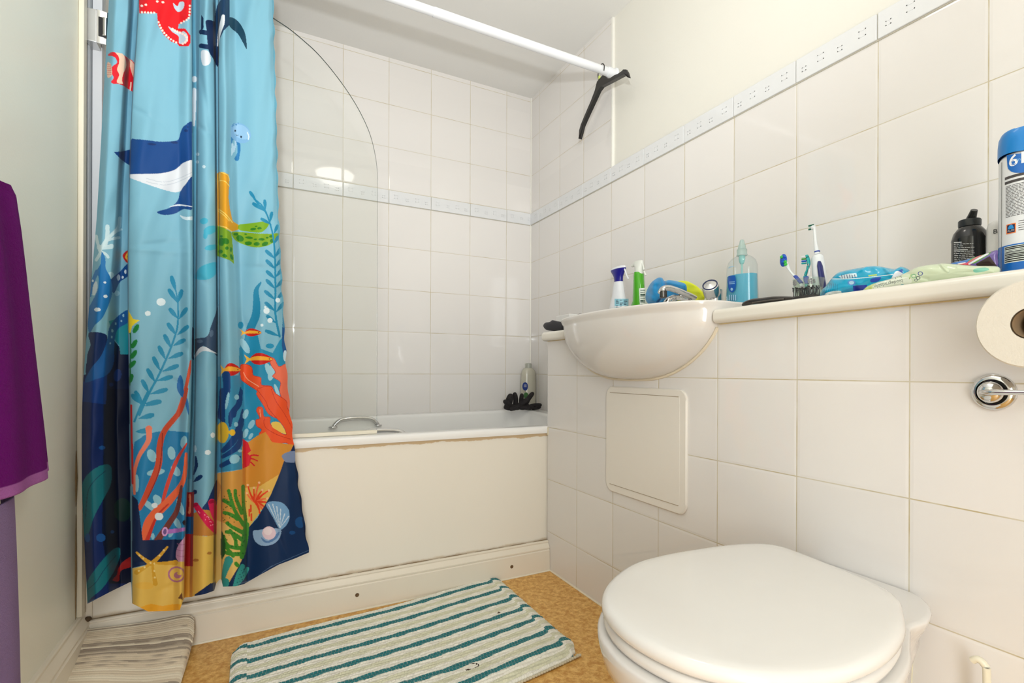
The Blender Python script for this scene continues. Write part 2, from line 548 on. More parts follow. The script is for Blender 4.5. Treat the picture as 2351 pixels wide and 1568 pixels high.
# boxing (tiled half-height duct)
struct('wall_boxing', G().box(XB, XR, YR, YF, 0, ZT - 0.034), TILE_B, smooth_on=False)
SEAL = plain('yellowed_sealant', (222, 202, 150), 0.5, var=0.25, nscale=40)
struct('trim_5', G().tube([(XB - 0.0005, YR + 0.01, 0.001), (XB - 0.0005, 1.66, 0.001)], 0.004, 6), plain('white_floor_sealant', (232, 224, 204), 0.5, var=0.08, nscale=50))
struct('trim_6', G().tube([(XB - 0.001, 0.0, ZT - 0.0345), (XB - 0.001, 0.862, ZT - 0.0345)], 0.0017, 6).tube([(XB - 0.001, 1.535, ZT - 0.0345), (XB - 0.001, YF, ZT - 0.0345)], 0.0017, 6), SEAL)

# skirting boards with a moulded top
def skirting(name, p0, p1, nrm, h, t=0.021, mat=CREAM):
    """profile swept from p0 to p1 (floor line against the wall); nrm points into the room"""
    p0, p1, n = Vector(p0), Vector(p1), Vector(nrm)
    prof = [(0, 0), (t, 0), (t, h * 0.70), (t - 0.002, h * 0.715), (t - 0.004, h * 0.73), (t - 0.002, h * 0.75), (t - 0.0015, h * 0.79), (t - 0.006, h * 0.86), (t - 0.011, h * 0.90), (t - 0.0125, h * 0.93), (t - 0.011, h * 0.96), (t - 0.0115, h * 0.985), (t - 0.014, h), (0, h)]
    g = G()
    r = lambda p: [p + n * a + Vector((0, 0, b)) for a, b in prof]
    g.loft([r(p0), r(p1)])
    return struct(name, g, mat, angle=30)
skirting('baseboard_left', (XL, YR, 0), (XL, 1.688, 0), (1, 0, 0), 0.138)
sk = skirting('baseboard_back', (XL + 0.001, YF, 0), (XB - 0.001, YF, 0), (0, -1, 0), 0.112, 0.023)
for px, pv in ((820, 1366), (1175, 1301)):
    p = W(px, pv, Y=YF - 0.0235)
    G().lathe([(0.0062, 0), (0.0062, -0.0006), (0.0044, -0.0006), (0.0030, 0.0002)], (p.x, p.y, p.z), 'Y', 16).build('screw_head', plain('rusty_screw', (120, 96, 70), 0.45, metal=0.6, var=0.3, nscale=300), sk)
struct('trim_7', G().tube([(XL + 0.05, YF - 0.0235, 0.001), (XB - 0.002, YF - 0.0235, 0.001)], 0.004, 6), plain('white_floor_sealant', (232, 224, 204), 0.5))
# wooden edging strip up the left wall beside the shower screen
struct('trim_8', G().box(XL, XL + 0.012, YF - 0.045, YF - 0.020, 0.138, ZC, 0.003), plain('cream_wood_strip', (222, 214, 194), 0.4, var=0.06, nscale=8))

# dirt in skirting, panel and wall joints, with deep shadow put into its colour
GRIME_SHADE = plain('brown_grime_shade', (128, 104, 70), 0.8, var=0.35, nscale=60)
rs_ = random.Random(2)
x = XL + .02
while x < XB - .02:
    L_ = rs_.uniform(.03, .12); r_ = rs_.uniform(.0006, .0016)
    if rs_.random() < .8: G().tube([(x, YF - .0018, .1125), (x + L_ / 2, YF - .0018, .1128), (x + L_, YF - .0018, .1125)], [.0003, r_, .0003], 6).build('grime_shade_line', GRIME_SHADE, sk)
    x += L_ + rs_.uniform(.0, .03)
g = G()
for z0, z1, r_ in ((.135, .40, .0022), (.42, .56, .0030), (.0, .03, .002)): g.tube([(XL + .001, YF - .052, z0), (XL + .001, YF - .052, (z0 + z1) / 2), (XL + .001, YF - .052, z1)], [.0004, r_, .0004], 6)
o = g.build('grime_shade_line', GRIME_SHADE, sk); o['kind'] = 'stuff'
G().ball((XL + .014, YF - .012, .118), .012, 10, (.8, .9, .5)).build('grime_shade_corner', plain('dark_corner_grime_shade', (84, 66, 44), .9, var=.4, nscale=150, bstr=.8, bscale=200), sk)

# ceiling lamp: shallow opal dome, reflected in the tiles
lm = empty('ceiling_lamp', (0.49, 0.84, ZC), 'round opal glass ceiling lamp glowing, seen mirrored in the wall tiles', 'lamp')
em, nt, b = new_mat('lit_opal_glass')
b.inputs['Base Color'].default_value = (0.9, 0.88, 0.84, 1)
b.inputs['Emission Color'].default_value = (1.0, 0.93, 0.84, 1)
b.inputs['Emission Strength'].default_value = DOME_STRENGTH
G().lathe([(0.135, 0), (0.14, -0.008), (0.14, -0.018), (0.13, -0.02)], (0.49, 0.84, ZC), seg=40).build('lamp_base', PLAST, lm)
G().lathe([(0.128, -0.02), (0.13, -0.03), (0.122, -0.05), (0.10, -0.072), (0.065, -0.088), (0.025, -0.095), (0.002, -0.096)], (0.49, 0.84, ZC), seg=40).build('lamp_shade', em, lm)

# ================================================================== BATH
bt = empty('bathtub', (0.44, 2.04, 0), 'white acrylic bathtub with rolled front rim, cream side panel and chrome grips', 'bathtub')
m, nt, b = new_mat('bath_panel_paint')
tc = N(nt, 'ShaderNodeTexCoord'); sp = N(nt, 'ShaderNodeSeparateXYZ'); nt.links.new(tc.outputs['Object'], sp.inputs[0])
nz = noise(nt, 11, 6, 0.65)
edge = smooth(nt, math_node(nt, 'SUBTRACT', math_node(nt, 'MULTIPLY_ADD', nz, 0.028, sp.outputs[2]), 0.0), 0.5245, 0.5275)
st = mix_col(nt, math_node(nt, 'MULTIPLY', edge, 0.7), rgb(238, 232, 219), rgb(196, 158, 92))
low = math_node(nt, 'MULTIPLY', smooth(nt, math_node(nt, 'MULTIPLY_ADD', nz, -0.03, sp.outputs[2]), 0.106, 0.096), 0.5)
nt.links.new(mix_col(nt, low, st, rgb(190, 160, 110)), b.inputs['Base Color'])
b.inputs['Roughness'].default_value = 0.35
G().box(XL + 0.001, XB + 0.006, YP, YP + 0.012, 0.10, 0.527, 0.001).build('side_panel', m, bt)['label'] = 'cream painted side panel with a stained upper edge'
G().box(XL + 0.001, XL + 0.022, YP - 0.008, YP - 0.0005, 0.113, 0.527, 0.003).build('corner_batten', CREAM, bt)

def ring(x0, x1, y0, y1, r, z, lift=0.0):
    out = []
    for x, y in rrect(x0, x1, y0, y1, r, 10):
        s = min(1, max(0, (x - 1.0) / 0.16)); s = s * s * (3 - 2 * s)
        q = min(1, max(0, (y - 2.0) / 0.25))
        out.append(Vector((x, y, z + lift * s * q)))
    return out
g = G()
X0, X1, Y0, Y1 = XL + 0.001, XR - 0.001, 1.6815, YBK - 0.001
L = 0.014
g.loft([ring(X0, X1, Y0 + 0.03, Y1, .006, .49), ring(X0, X1, Y0 + 0.03, Y1, .006, .523),
        ring(X0, X1, Y0, Y1, .008, .5235), ring(X0, X1, Y0 - 0.0015, Y1, .01, .532, 0), ring(X0, X1, Y0 - .001, Y1, .012, .541, L * .5),
        ring(X0 + .001, X1 - .001, Y0 + 0.003, Y1 - .001, .014, .547, L), ring(X0 + .003, X1 - .003, Y0 + 0.009, Y1 - .003, .016, .5495, L),
        ring(X0 + .008, X1 - .008, Y0 + 0.016, Y1 - .006, .02, RIM, L), ring(X0 + .05, X1 - .07, Y0 + .045, Y1 - .05, .09, RIM, L),
        ring(X0 + .056, X1 - .078, Y0 + .052, Y1 - .056, .10, .547, L), ring(X0 + .062, X1 - .085, Y0 + .058, Y1 - .062, .105, .538, L * .7),
        ring(X0 + .075, X1 - .10, Y0 + .068, Y1 - .072, .11, .48), ring(X0 + .11, X1 - .20, Y0 + .085, Y1 - .09, .12, .30),
        ring(X0 + .15, X1 - .28, Y0 + .10, Y1 - .105, .13, .20), ring(X0 + .20, X1 - .36, Y0 + .15, Y1 - .15, .12, .165)], cap0=False)
g.build('tub_body', ACRYL, bt, angle=50)
def grip(p0, p1, name='grip_handle'):
    p0, p1 = Vector(p0), Vector(p1); d = (p1 - p0)
    pts = catmull([p0, p0 + d * .05 + Vector((0, 0, .014)), p0 + d * .16 + Vector((0, 0, .030)), p0 + d * .35 + Vector((0, 0, .036)), p0 + d * .65 + Vector((0, 0, .036)), p0 + d * .84 + Vector((0, 0, .030)), p0 + d * .95 + Vector((0, 0, .014)), p1], 5)
    G().tube(pts, 0.0105, 14, flat=0.8).ball(p0, 0.0135, 10, (1.4, 1, .5)).ball(p1, 0.012, 10, (1.4, 1, .5)).build(name, CHROME, bt)
a = W(764, 985, Y=2.325); c = W(868, 978, Y=2.325)
grip((a.x, 2.318, RIM - .034), (c.x, 2.318, RIM - .034))
a = W(800, 1000, Y=1.765); c = W(938, 996, Y=1.765)
grip((a.x, 1.765, RIM - .030), (c.x, 1.765, RIM - .030))
# white cap closing the joint of rim and boxing
p = W(1259, 992, X=XB)
G().box(XB - .004, XB + .003, YF - .008, YF + .004, .516, .545, .002).build('end_cap', plain('yellowed_plastic', (222, 212, 186), .4), bt)

# ------------------------------------------------------------------ shower screen
YS = 1.730
sc = empty('shower_screen', (XL + .01, YS, RIM), 'clear glass bath screen with a quarter round top beside the shower curtain', 'shower screen')
GLASS = clear('screen_glass', (253, 254, 253), 0.0, gloss=1.0)
EDGE = plain('dark_glass_edge', (70, 88, 84), 0.15, var=0.05)
xr = W(866, 700, Y=YS).x
zs = W(868, 420, Y=YS).z
arc = [W(u, v, Y=YS) for u, v in ((868, 420), (863, 365), (850, 310), (828, 260), (800, 213), (765, 165), (730, 124), (700, 96), (665, 67), (632, 45))]
arc = [(p.x, p.z) for p in arc]
top = arc[-1]
out = [(XL + .03, RIM + .010), (xr, RIM + .010), (xr, 1.0), (xr, zs)] + [tuple(q) for q in catmull(arc, 5)][1:] + [(top[0] - .10, top[1] + .045), (top[0] - .22, top[1] + .065), (XL + .03, top[1] + .068)]
g = G()
n = len(out)
F = [Vector((x, YS - .003, z)) for x, z in out]; B = [Vector((x, YS + .003, z)) for x, z in out]
g.add(F + B, [tuple(range(n)), tuple(range(2 * n - 1, n - 1, -1))], 0)
g.add(F + B, [(i, n + i, n + (i + 1) % n, (i + 1) % n) for i in range(n)], 1)
g.build('glass_panel', None, sc, smooth_on=False, mats=[GLASS, EDGE])
ALU = plain('white_lacquered_aluminium', (214, 216, 218), 0.3, var=0.02)
G().box(XL + .0005, XL + .010, YS - .034, YS + .02, RIM + .005, 2.02, .002).build('wall_profile', plain('grey_aluminium_channel', (176, 181, 184), 0.35, var=0.03), sc)
G().box(XL + .010, XL + .032, YS - .016, YS + .018, RIM + .02, 2.02, .004).build('pivot_profile', ALU, sc)
G().box(XL + .04, xr, YS - .0075, YS + .0075, RIM + .0005, RIM + .013, .002).build('bottom_seal', plain('aged_white_seal', (232, 224, 204), 0.4, var=0.1, nscale=14), sc)
# upper and lower chrome hinge
def hinge(z, h, mat, full=True):
    hb = G().box(XL + .006, XL + .030, YS - .060, YS - .014, z - h / 2, z + h / 2, .0025).build('hinge', mat, sc)
    if full:
        # polished wrap round the glass edge with its dark opening
        rings = []
        for k in range(9):
            a = PI / 2 * k / 8
            rings.append([Vector((XL + .030 + .042 * math.sin(a), YS - .060 + .022 * (1 - math.cos(a)), zz)) for zz in (z - h / 2, z + h / 2)] )
        g2 = G()
        inner = [[p + Vector((-.003, .003, 0)) for p in r] for r in rings]
        g2.loft([[r[0], r[1], i[1], i[0]] for r, i in zip(rings, inner)])
        g2.build('hinge_plate', CHROME, hb)
        G().box(XL + .033, XL + .052, YS - .0605, YS - .0555, z - h * .30, z + h * .30, .001).build('hinge_slot', plain('dark_recess_plastic', (18, 18, 20), .5), hb)
        G().tube([(XL + .048, YS - .061, z - h * .27), (XL + .048, YS - .061, z + h * .27)], .0065, 16).build('hinge_pin', CHROME, hb)
zt = W(215, 62, Y=YS - .05).z
hinge(zt, .085, plain('brushed_chrome', (205, 206, 206), 0.22, metal=0.7, var=.04))
zt = W(190, 870, Y=YS - .05).z
hinge(zt, .085, plain('yellowed_white_plastic', (206, 198, 178), 0.4), False)

# ------------------------------------------------------------------ curtain rod
YRD, ZRD = 1.668, 1.984
rd = empty('curtain_rod', (0.4, YRD, ZRD), 'white round shower curtain rod spanning above the bath front', 'curtain rod')
G().tube([(XL + .02, YRD, ZRD), (0.98, YRD, ZRD)], .0150, 24).build('rod_tube', RODW, rd)
G().tube([(0.52, YRD, ZRD), (0.523, YRD, ZRD)], .0158, 24).tube([(0.523, YRD, ZRD), (1.25, YRD, ZRD)], .0163, 24).build('telescopic_sleeve', RODW, rd)
for x0, x1 in ((1.25, XR - .0005), (XL + .03, XL + .0005)):
    s = 1 if x1 > x0 else -1
    G().lathe([(.0180, 0), (.0195, .004), (.0195, abs(x1 - x0) - .008), (.024, abs(x1 - x0) - .004), (.024, abs(x1 - x0))], (x0, YRD, ZRD), 'X', 24, M=Matrix.Scale(-1, 4, (1, 0, 0)) if s < 0 else None).build('end_flange', RODW, rd)

# ================================================================== SHOWER CURTAIN
# knots across the cloth: (picture u at rows V0..), depth fraction (0 = front of a pleat, 1 = back)
CV = [-260, 0, 250, 500, 700, 900, 1100, 1250, 1400]
KN = [
 ([262, 250, 236, 222, 205, 190, 188, 194, 201], .55),
 ([278, 268, 254, 240, 226, 214, 212, 216, 222], .15),
 ([302, 294, 278, 264, 248, 236, 236, 242, 248], .25),
 ([314, 308, 293, 282, 276, 270, 272, 276, 280], .95),
 ([321, 317, 302, 294, 293, 296, 299, 300, 301], .90),
 ([325, 320, 304, 297, 296, 299, 302, 303, 304], .18),
 ([340, 340, 330, 322, 322, 322, 322, 322, 322], .02),
 ([378, 378, 372, 370, 370, 368, 366, 364, 362], .14),
 ([408, 410, 408, 410, 412, 412, 404, 400, 396], .22),
 ([430, 432, 432, 434, 434, 432, 424, 418, 414], .04),
 ([441, 440, 441, 442, 442, 438, 430, 424, 421], .16),
 ([444, 442, 443, 444, 444, 441, 433, 427, 424], .75),
 ([452, 448, 450, 449, 448, 446, 440, 436, 434], .80),
 ([466, 460, 456, 454, 452, 450, 446, 443, 442], .50),
 ([480, 474, 474, 474, 476, 476, 472, 468, 466], .30),
 ([490, 488, 492, 494, 496, 496, 492, 490, 488], .45),
 ([498, 496, 497, 499, 500, 500, 498, 496, 494], 1.0),
 ([502, 500, 500, 502, 503, 505, 507, 508, 508], 1.0),
 ([505, 503, 503, 504, 505, 507, 509, 510, 510], .40),
 ([516, 514, 516, 518, 522, 528, 532, 535, 536], .20),
 ([528, 527, 529, 534, 542, 549, 556, 560, 562], .42),
 ([540, 541, 544, 548, 556, 562, 566, 568, 570], .62),
 ([580, 582, 588, 594, 602, 608, 614, 620, 622], .48),
 ([616, 614, 622, 626, 634, 644, 658, 672, 680], .52),
 ([628, 628, 634, 640, 650, 662, 684, 706, 722], .66),
]
def hem_v(u):     # lower edge of the cloth as the photo shows it
    xs = [188, 201, 250, 299, 301.5, 303, 340, 380, 413, 418, 421, 424, 441, 443, 470, 492, 496, 504, 508, 512, 540, 560, 600, 640, 680, 716]
    ys = [1390, 1386, 1360, 1336, 1338, 1385, 1404, 1403, 1400, 1386, 1378, 1372, 1370, 1369, 1364, 1356, 1340, 1330, 1330, 1347, 1346, 1341, 1318, 1296, 1281, 1265]
    return np.interp(u, xs, ys)
NC, NR = 470, 1500
sk_ = np.linspace(0, 1, len(KN))
# spread the columns in proportion to the width each strip shows
wid = np.array([np.mean(k[0]) for k in KN]); cum = (wid - wid[0]) / (wid[-1] - wid[0])
step = np.maximum(np.diff(cum), .012); cum = np.concatenate([[0], np.cumsum(step)]); cum /= cum[-1]
S = np.linspace(0, 1, NC)
def pchip(x, xk, yk):   # monotone cubic
    h = np.diff(xk); d = np.diff(yk) / h
    mm = np.zeros_like(yk); mm[0], mm[-1] = d[0], d[-1]
    for i in range(1, len(yk) - 1):
        mm[i] = 0 if d[i - 1] * d[i] <= 0 else 2 * d[i - 1] * d[i] / (d[i - 1] + d[i])
    j = np.clip(np.searchsorted(xk, x) - 1, 0, len(h) - 1); t = (x - xk[j]) / h[j]
    return (yk[j] * (1 + 2 * t) * (1 - t) ** 2 + mm[j] * h[j] * t * (1 - t) ** 2 + yk[j + 1] * t * t * (3 - 2 * t) + mm[j + 1] * h[j] * t * t * (t - 1))
dep = pchip(S, cum, np.array([k[1] for k in KN]))
Urows = np.array([[np.interp(v, CV, k[0]) for k in KN] for v in CV])          # rows x knots
Us = np.array([pchip(S, cum, r) for r in Urows])                              # rows x columns
# lower edge per column (iterate, because u depends on v)
vb = np.full(NC, 1340.0)
for _ in range(12):
    ub = np.array([np.interp(vb[i], CV, Us[:, i]) for i in range(NC)])
    vb = hem_v(ub)
Tt = np.linspace(0, 1, NR)[:, None]
ut = Us[0]
lt0 = (ut - CAM_CX) / CAM_F
vtop = CAM_HY - (1.962 - CAM_H) * CAM_F * (math.cos(CAM_YAW) - lt0 * math.sin(CAM_YAW)) / 1.668
V = vtop[None] + (vb[None] - vtop[None]) * Tt
Vc = np.clip(V, CV[0], CV[-1])
U = np.empty_like(V)
ci = np.clip(np.searchsorted(CV, Vc) - 1, 0, len(CV) - 2)
CVn = np.array(CV, float); tt = (Vc - CVn[ci]) / (CVn[ci + 1] - CVn[ci])
tt = tt
cols = np.arange(NC)[None].repeat(NR, 0)
# cubic through the rows for smooth fall lines
def rowval(k): return Us[np.clip(k, 0, len(CV) - 1), cols]
p0, p1, p2, p3 = rowval(ci - 1), rowval(ci), rowval(ci + 1), rowval(ci + 2)
U = 0.5 * (2 * p1 + (-p0 + p2) * tt + (2 * p0 - 5 * p1 + 4 * p2 - p3) * tt ** 2 + (-p0 + 3 * p1 - 3 * p2 + p3) * tt ** 3)
# frilled outer edge
fr = (np.linspace(0, 1, NC)[None] > .90) * np.clip((np.linspace(0, 1, NC)[None] - .90) / .1, 0, 1) ** 2
U = U + fr * 2.2 * np.sin(V / 9.0) * (0.4 + 0.6 * np.sin(V / 47.0) ** 2)
amp = 0.085 + 0.030 * np.clip((V + 200) / 900, 0, 1)
yc = np.interp(V, [-262, 0, 700, 1100, 1400], [1.662, 1.652, 1.615, 1.596, 1.590])
Dm = dep[None] - 0.5
wr = (np.sin(V / 61.0 + S[None] * 31) * np.sin(V / 143.0 + S[None] * 13) * 0.0035
      + np.sin(V / 23.0 + S[None] * 70 + 2 * np.sin(V / 77.)) * 0.0008)
# a few pulled creases
for cu, cv, ln, an, a in ((330, 262, 46, 28, .004), (470, 225, 60, 80, .005), (470, 300, 40, 35, .004), (355, 560, 60, -5, .003), (350, 575, 70, 4, -.003), (600, 615, 50, 3, .003),
                          (395, 870, 40, 30, .003), (430, 800, 40, 60, .003), (640, 1230, 50, 70, .004), (460, 640, 30, 30, .003), (325, 1290, 50, 5, .003), (395, 1345, 30, -20, .003), (560, 740, 30, 70, .003)):
    r = math.radians(an); du, dv = U - cu, V - cv
    al = du * math.cos(r) + dv * math.sin(r); ac = -du * math.sin(r) + dv * math.cos(r)
    wr = wr + a * np.exp(-(al / ln) ** 2) * np.exp(-(ac / 7.0) ** 2)
Y = yc + Dm * amp + wr
# straight scallops in the outer right panel
Y = np.clip(Y, 1.50, np.where(V < 700, 1.70, 1.668))
Y = np.where(V > 1150, np.minimum(Y, 1.655), Y)
X, _, Z = Wn(U, V, Y)
CLOTH = painted('printed_polyester', 0.50, sheen=0.04, bstr=0.06, bscale=900, transl=0.06, spec=0.22)
cur = grid_mesh('shower_curtain', X, Y, Z, CLOTH)
tag(cur, 'shower curtain printed with whales, kelp, corals and turtles on light blue', 'shower curtain')

RINGM = plain('clear_white_ring_plastic', (230, 232, 232), .3)
for k in range(7):
    c = int((k + .5) / 7 * (NC - 1))
    g = G()
    pts = [(X[0, c], YRD + .0215 * math.sin(a), ZRD - .004 + .023 * math.cos(a)) for a in np.linspace(0, 2 * PI, 25)]
    g.tube(pts, .0018, 8).build('ring', RINGM, cur)
P_ = Print(U, V, (128, 184, 205))
def c1(*a): return [(170 + x / 3.136, y / 3.136) for x, y in a]
def c2(*a): return [(170 + x / 3.136, 450 + y / 3.136) for x, y in a]
def c3(*a): return [(170 + x / 2.958, 900 + y / 2.958) for x, y in a]
SC = {id(c1): 3.136, id(c2): 3.136, id(c3): 2.958}
def po(C, col, *pts, **k): P_.poly(C(*pts), col, **k)
def st(C, col, w, *pts, **k):
    s = SC[id(C)]
    P_.stroke(C(*pts), [x / s for x in w] if hasattr(w, '__len__') else w / s, col, **k)
def el(C, col, x, y, rx, ry, rot=0, **k):
    s = SC[id(C)]; (a, b), = C((x, y)); P_.ell(a, b, rx / s, ry / s, rot, col, **k)
def leaves(C, col, w, lst, **k):
    for (a, b), (c, d) in lst: _leaf(C, col, w, a, b, c, d, **k)
def _leaf(C, col, w, a, b, c, d, **k):
    pts = [(a + (c - a) * t, b + (d - b) * t) for t in (0, .25, .5, .75, .92)]
    st(C, col, [w * .15, w * .55, w * .92, w, w * .8], *pts, sm=False, **k)
def kn(i):       # fold line i as a function of v
    return lambda v: np.interp(v, CV, KN[i][0])
fAB, fBC, fCD, fDE = kn(4), kn(10), kn(16), kn(21)
inA = lambda p, q: p <= fAB(q)
inB = lambda p, q: (p > fAB(q)) & (p <= fBC(q))
inC = lambda p, q: (p > fBC(q)) & (p <= fCD(q))
inC0 = lambda p, q: (p > fBC(q)) & (p <= kn(12)(q))
inC1 = lambda p, q: (p > kn(12)(q)) & (p <= fCD(q))
inD = lambda p, q: (p > fCD(q)) & (p <= fDE(q) )
inE = lambda p, q: p > kn(20)(q)
inDE = lambda p, q: p > fCD(q)
LB, KEL, NAVY = (150, 204, 222), (38, 140, 178), (12, 42, 92)

# ---------------- panel A
po(c2, (20, 80, 140), (60, 1335), (240, 1285), (285, 1200), (290, 1040), (330, 1090), (335, 1140), (392, 1140), (392, 1600), (40, 1600), clip=inA, sm=False)
P_.poly([(150, 870), (310, 835), (310, 1500), (150, 1500)], (9, 38, 96), clip=inA, sm=False)
po(c2, (8, 24, 58), (290, 1040), (335, 1100), (400, 1140), (400, 1900), (225, 1900), (240, 1290), (285, 1210), clip=inA, sm=False)
po(c3, (6, 18, 46), (200, -20), (400, -20), (400, 1300), (240, 1300), (190, 980), (200, 420), clip=inA, sm=False)
po(c2, (12, 58, 130), (60, 1340), (240, 1290), (230, 1500), (60, 1480), clip=inA, sm=False)
po(c2, (30, 150, 165), (290, 1030), (250, 900), (390, 870), (392, 1140), (335, 1140), (325, 1080), clip=inA, sm=False)
for w, q in ((30, ((240, 220), (240, 290), (225, 350))), (26, ((330, 160), (318, 230), (240, 310), (185, 390))), (34, ((180, 370), (240, 368), (270, 362))), (20, ((230, 320), (290, 305), (325, 300))),
             (22, ((160, 290), (170, 340), (190, 400), (160, 460))), (20, ((190, 400), (230, 420), (245, 440))), (16, ((340, 240), (300, 260), (260, 290)))):
    st(c2, (212, 236, 240), w, *q, clip=inA, alpha=.85)
for q in (((125, 700), 14), ((265, 570), 22), ((310, 700), 18)): el(c2, (185, 222, 232), q[0][0], q[0][1], q[1], q[1] * 1.1, clip=inA)
po(c2, (20, 76, 142), (392, 485), (330, 545), (262, 612), (285, 700), (330, 620), (392, 570), clip=inA)
po(c2, (30, 118, 184), (200, 400), (225, 450), (228, 520), (262, 590), (275, 700), (215, 860), (150, 930), (108, 985), (100, 830), (165, 690), (178, 600), (165, 540), (190, 490), (195, 440), clip=inA)
st(c2, (36, 122, 186), [30, 26, 14], (165, 545), (135, 620), (118, 720), clip=inA)
el(c2, (216, 232, 238), 150, 665, 16, 52, 10, clip=inA)
for x, y, a, b_ in ((222, 622, 10, 8), (227, 722, 15, 12), (168, 818, 24, 14), (320, 587, 12, 22), (370, 545, 8, 16), (350, 585, 8, 9), (135, 610, 7, 9)): el(c2, (222, 236, 242), x, y, a, b_, clip=inA)
po(c2, NAVY, (108, 985), (235, 1002), (215, 1120), (150, 1210), (88, 1310), (95, 1150), (118, 1070), clip=inA)
po(c2, (22, 92, 160), (392, 820), (310, 870), (255, 945), (238, 1040), (195, 1150), (120, 1245), (78, 1340), (160, 1318), (240, 1285), (285, 1205), (290, 1060), (315, 960), (392, 905), clip=inA)
for x, y, a, b_ in ((355, 860, 7, 12), (275, 970, 8, 12), (272, 1015, 7, 9), (260, 1060, 6, 8), (300, 920, 7, 10), (340, 900, 6, 8)): el(c2, (150, 200, 225), x, y, a, b_, clip=inA)
el(c2, (18, 50, 110), 313, 1290, 28, 45, 10, clip=inA); el(c2, (18, 54, 118), 268, 1358, 15, 15, clip=inA)
po(c2, (190, 35, 30), (392, 395), (360, 410), (350, 435), (370, 470), (392, 478), clip=inA)
st(c2, (236, 190, 60), 14, (392, 405), (375, 440), (392, 462), clip=inA)
el(c2, (245, 170, 60), 392, 455, 12, 18, clip=inA)
# coral fish, upper left
po(c1, (222, 28, 44), (243, 400), (270, 376), (320, 385), (370, 405), (440, 470), (440, 650), (390, 640), (340, 610), (275, 600), (268, 585), (285, 560), (270, 520), (275, 480), (310, 450), (290, 410), clip=inA)
po(c1, (240, 205, 180), (300, 380), (350, 388), (372, 430), (375, 480), (355, 530), (345, 575), (350, 605), (308, 590), (325, 540), (310, 500), (325, 450), (320, 405), clip=inA)
po(c1, (240, 205, 180), (375, 405), (425, 450), (440, 500), (430, 560), (405, 490), (400, 440), clip=inA)
po(c1, (240, 200, 175), (240, 450), (268, 470), (272, 540), (240, 555), clip=inA)
for k in range(6): st(c1, (228, 120, 110), 4, (240, 462 + k * 15), (268, 470 + k * 13), clip=inA)
st(c1, (250, 225, 205), 10, (410, 595), (405, 650), clip=inA)
# ray tail reaching over the pleat
po(c1, (18, 62, 122), (288, 1095), (340, 1090), (410, 1075), (412, 1198), (375, 1175), (335, 1145), sm=False)
# leaves of panel A
LF = (18, 112, 124)
po(c3, LF, (55, 640), (80, 575), (140, 520), (210, 492), (250, 505), (258, 560), (245, 640), (190, 745), (135, 850), (100, 960), (75, 1000), (62, 880), (60, 760), clip=inA)
st(c3, (10, 66, 90), 5, (215, 535), (150, 590), (100, 660), (85, 760), (78, 860), clip=inA)
po(c3, LF, (85, 1300), (150, 1195), (230, 1100), (285, 1058), (315, 1070), (305, 1140), (265, 1230), (195, 1330), (120, 1395), (88, 1425), clip=inA)
st(c3, (10, 66, 90), 5, (285, 1110), (210, 1200), (150, 1290), (95, 1340), clip=inA)
po(c3, (170, 34, 34), (398, 1118), (335, 1150), (300, 1200), (290, 1240), (262, 1278), (305, 1282), (318, 1215), (398, 1180), clip=inA)
for x, y, a, b_ in ((182, 990, 32, 28), (92, 990, 17, 30), (190, 378, 22, 14), (260, 950, 12, 12)): el(c3, (26, 84, 152), x, y, a, b_, clip=inA)
el(c3, (20, 60, 40), 330, 800, 60, 80, clip=inA, alpha=.55)
po(c3, (74, 100, 140), (86, 1436), (150, 1402), (240, 1372), (315, 1352), (300, 1380), (200, 1415), (110, 1445), clip=inA)

# ---------------- panel B
RED = (226, 18, 30)
po(c1, RED, (465, -60), (850, -60), (842, 110), (800, 150), (752, 175), (750, 205), (800, 205), (838, 255), (838, 310), (825, 333), (757, 333), (745, 315), (700, 300), (645, 250), (605, 180), (598, 95), (470, 97), clip=inB, sm=False)
po(c1, (186, 206, 220), (678, 190), (705, 228), (752, 262), (757, 312), (800, 312), (820, 285), (815, 250), (790, 225), (765, 235), (740, 222), (705, 205), clip=inB)
def dots(C, col, r, path, step, clip=None):
    pts = np.array(catmull(path, 12)); L = np.concatenate([[0], np.cumsum(np.hypot(*np.diff(pts, axis=0).T))])
    for t in np.arange(step / 2, L[-1], step): el(C, col, np.interp(t, L, pts[:, 0]), np.interp(t, L, pts[:, 1]), r, r, clip=clip)
WD = (250, 226, 214)
dots(c1, WD, 8, [(478, 88), (540, 90), (595, 92)], 22, inB)
dots(c1, WD, 8, [(605, 150), (630, 210), (680, 270), (745, 312)], 22, inB)
dots(c1, WD, 8, [(762, 170), (800, 148), (828, 125), (835, 30)], 22, inB)
dots(c1, WD, 9, [(700, 205), (735, 225), (775, 240), (805, 262), (812, 290), (790, 312), (765, 318)], 20, inB)
for x, y in ((488, 42), (517, 34), (600, 10), (640, 16)): el(c1, WD, x, y, 10, 8, clip=inB)
po(c1, (190, 210, 225), (714, 22), (745, 45), (760, 15), (792, 18), (786, 62), (752, 86), (724, 62), clip=inB)
po(c1, (12, 68, 134), (405, 1022), (450, 1003), (530, 1010), (620, 1020), (700, 1017), (750, 1005), (768, 950), (795, 905), (860, 893), (860, 1163), (800, 1166), (760, 1195), (720, 1225), (620, 1248), (400, 1258), clip=inB)
po(c1, (222, 227, 233), (400, 1256), (500, 1252), (620, 1248), (700, 1232), (740, 1213), (790, 1172), (860, 1160), (860, 1290), (815, 1330), (760, 1378), (700, 1380), (600, 1352), (480, 1310), (400, 1278), clip=inB)
for o in (0, 22): st(c1, (178, 190, 204), 3, (520, 1285 + o), (640, 1310 + o), (740, 1290 + o), (850, 1240 + o), clip=inB)
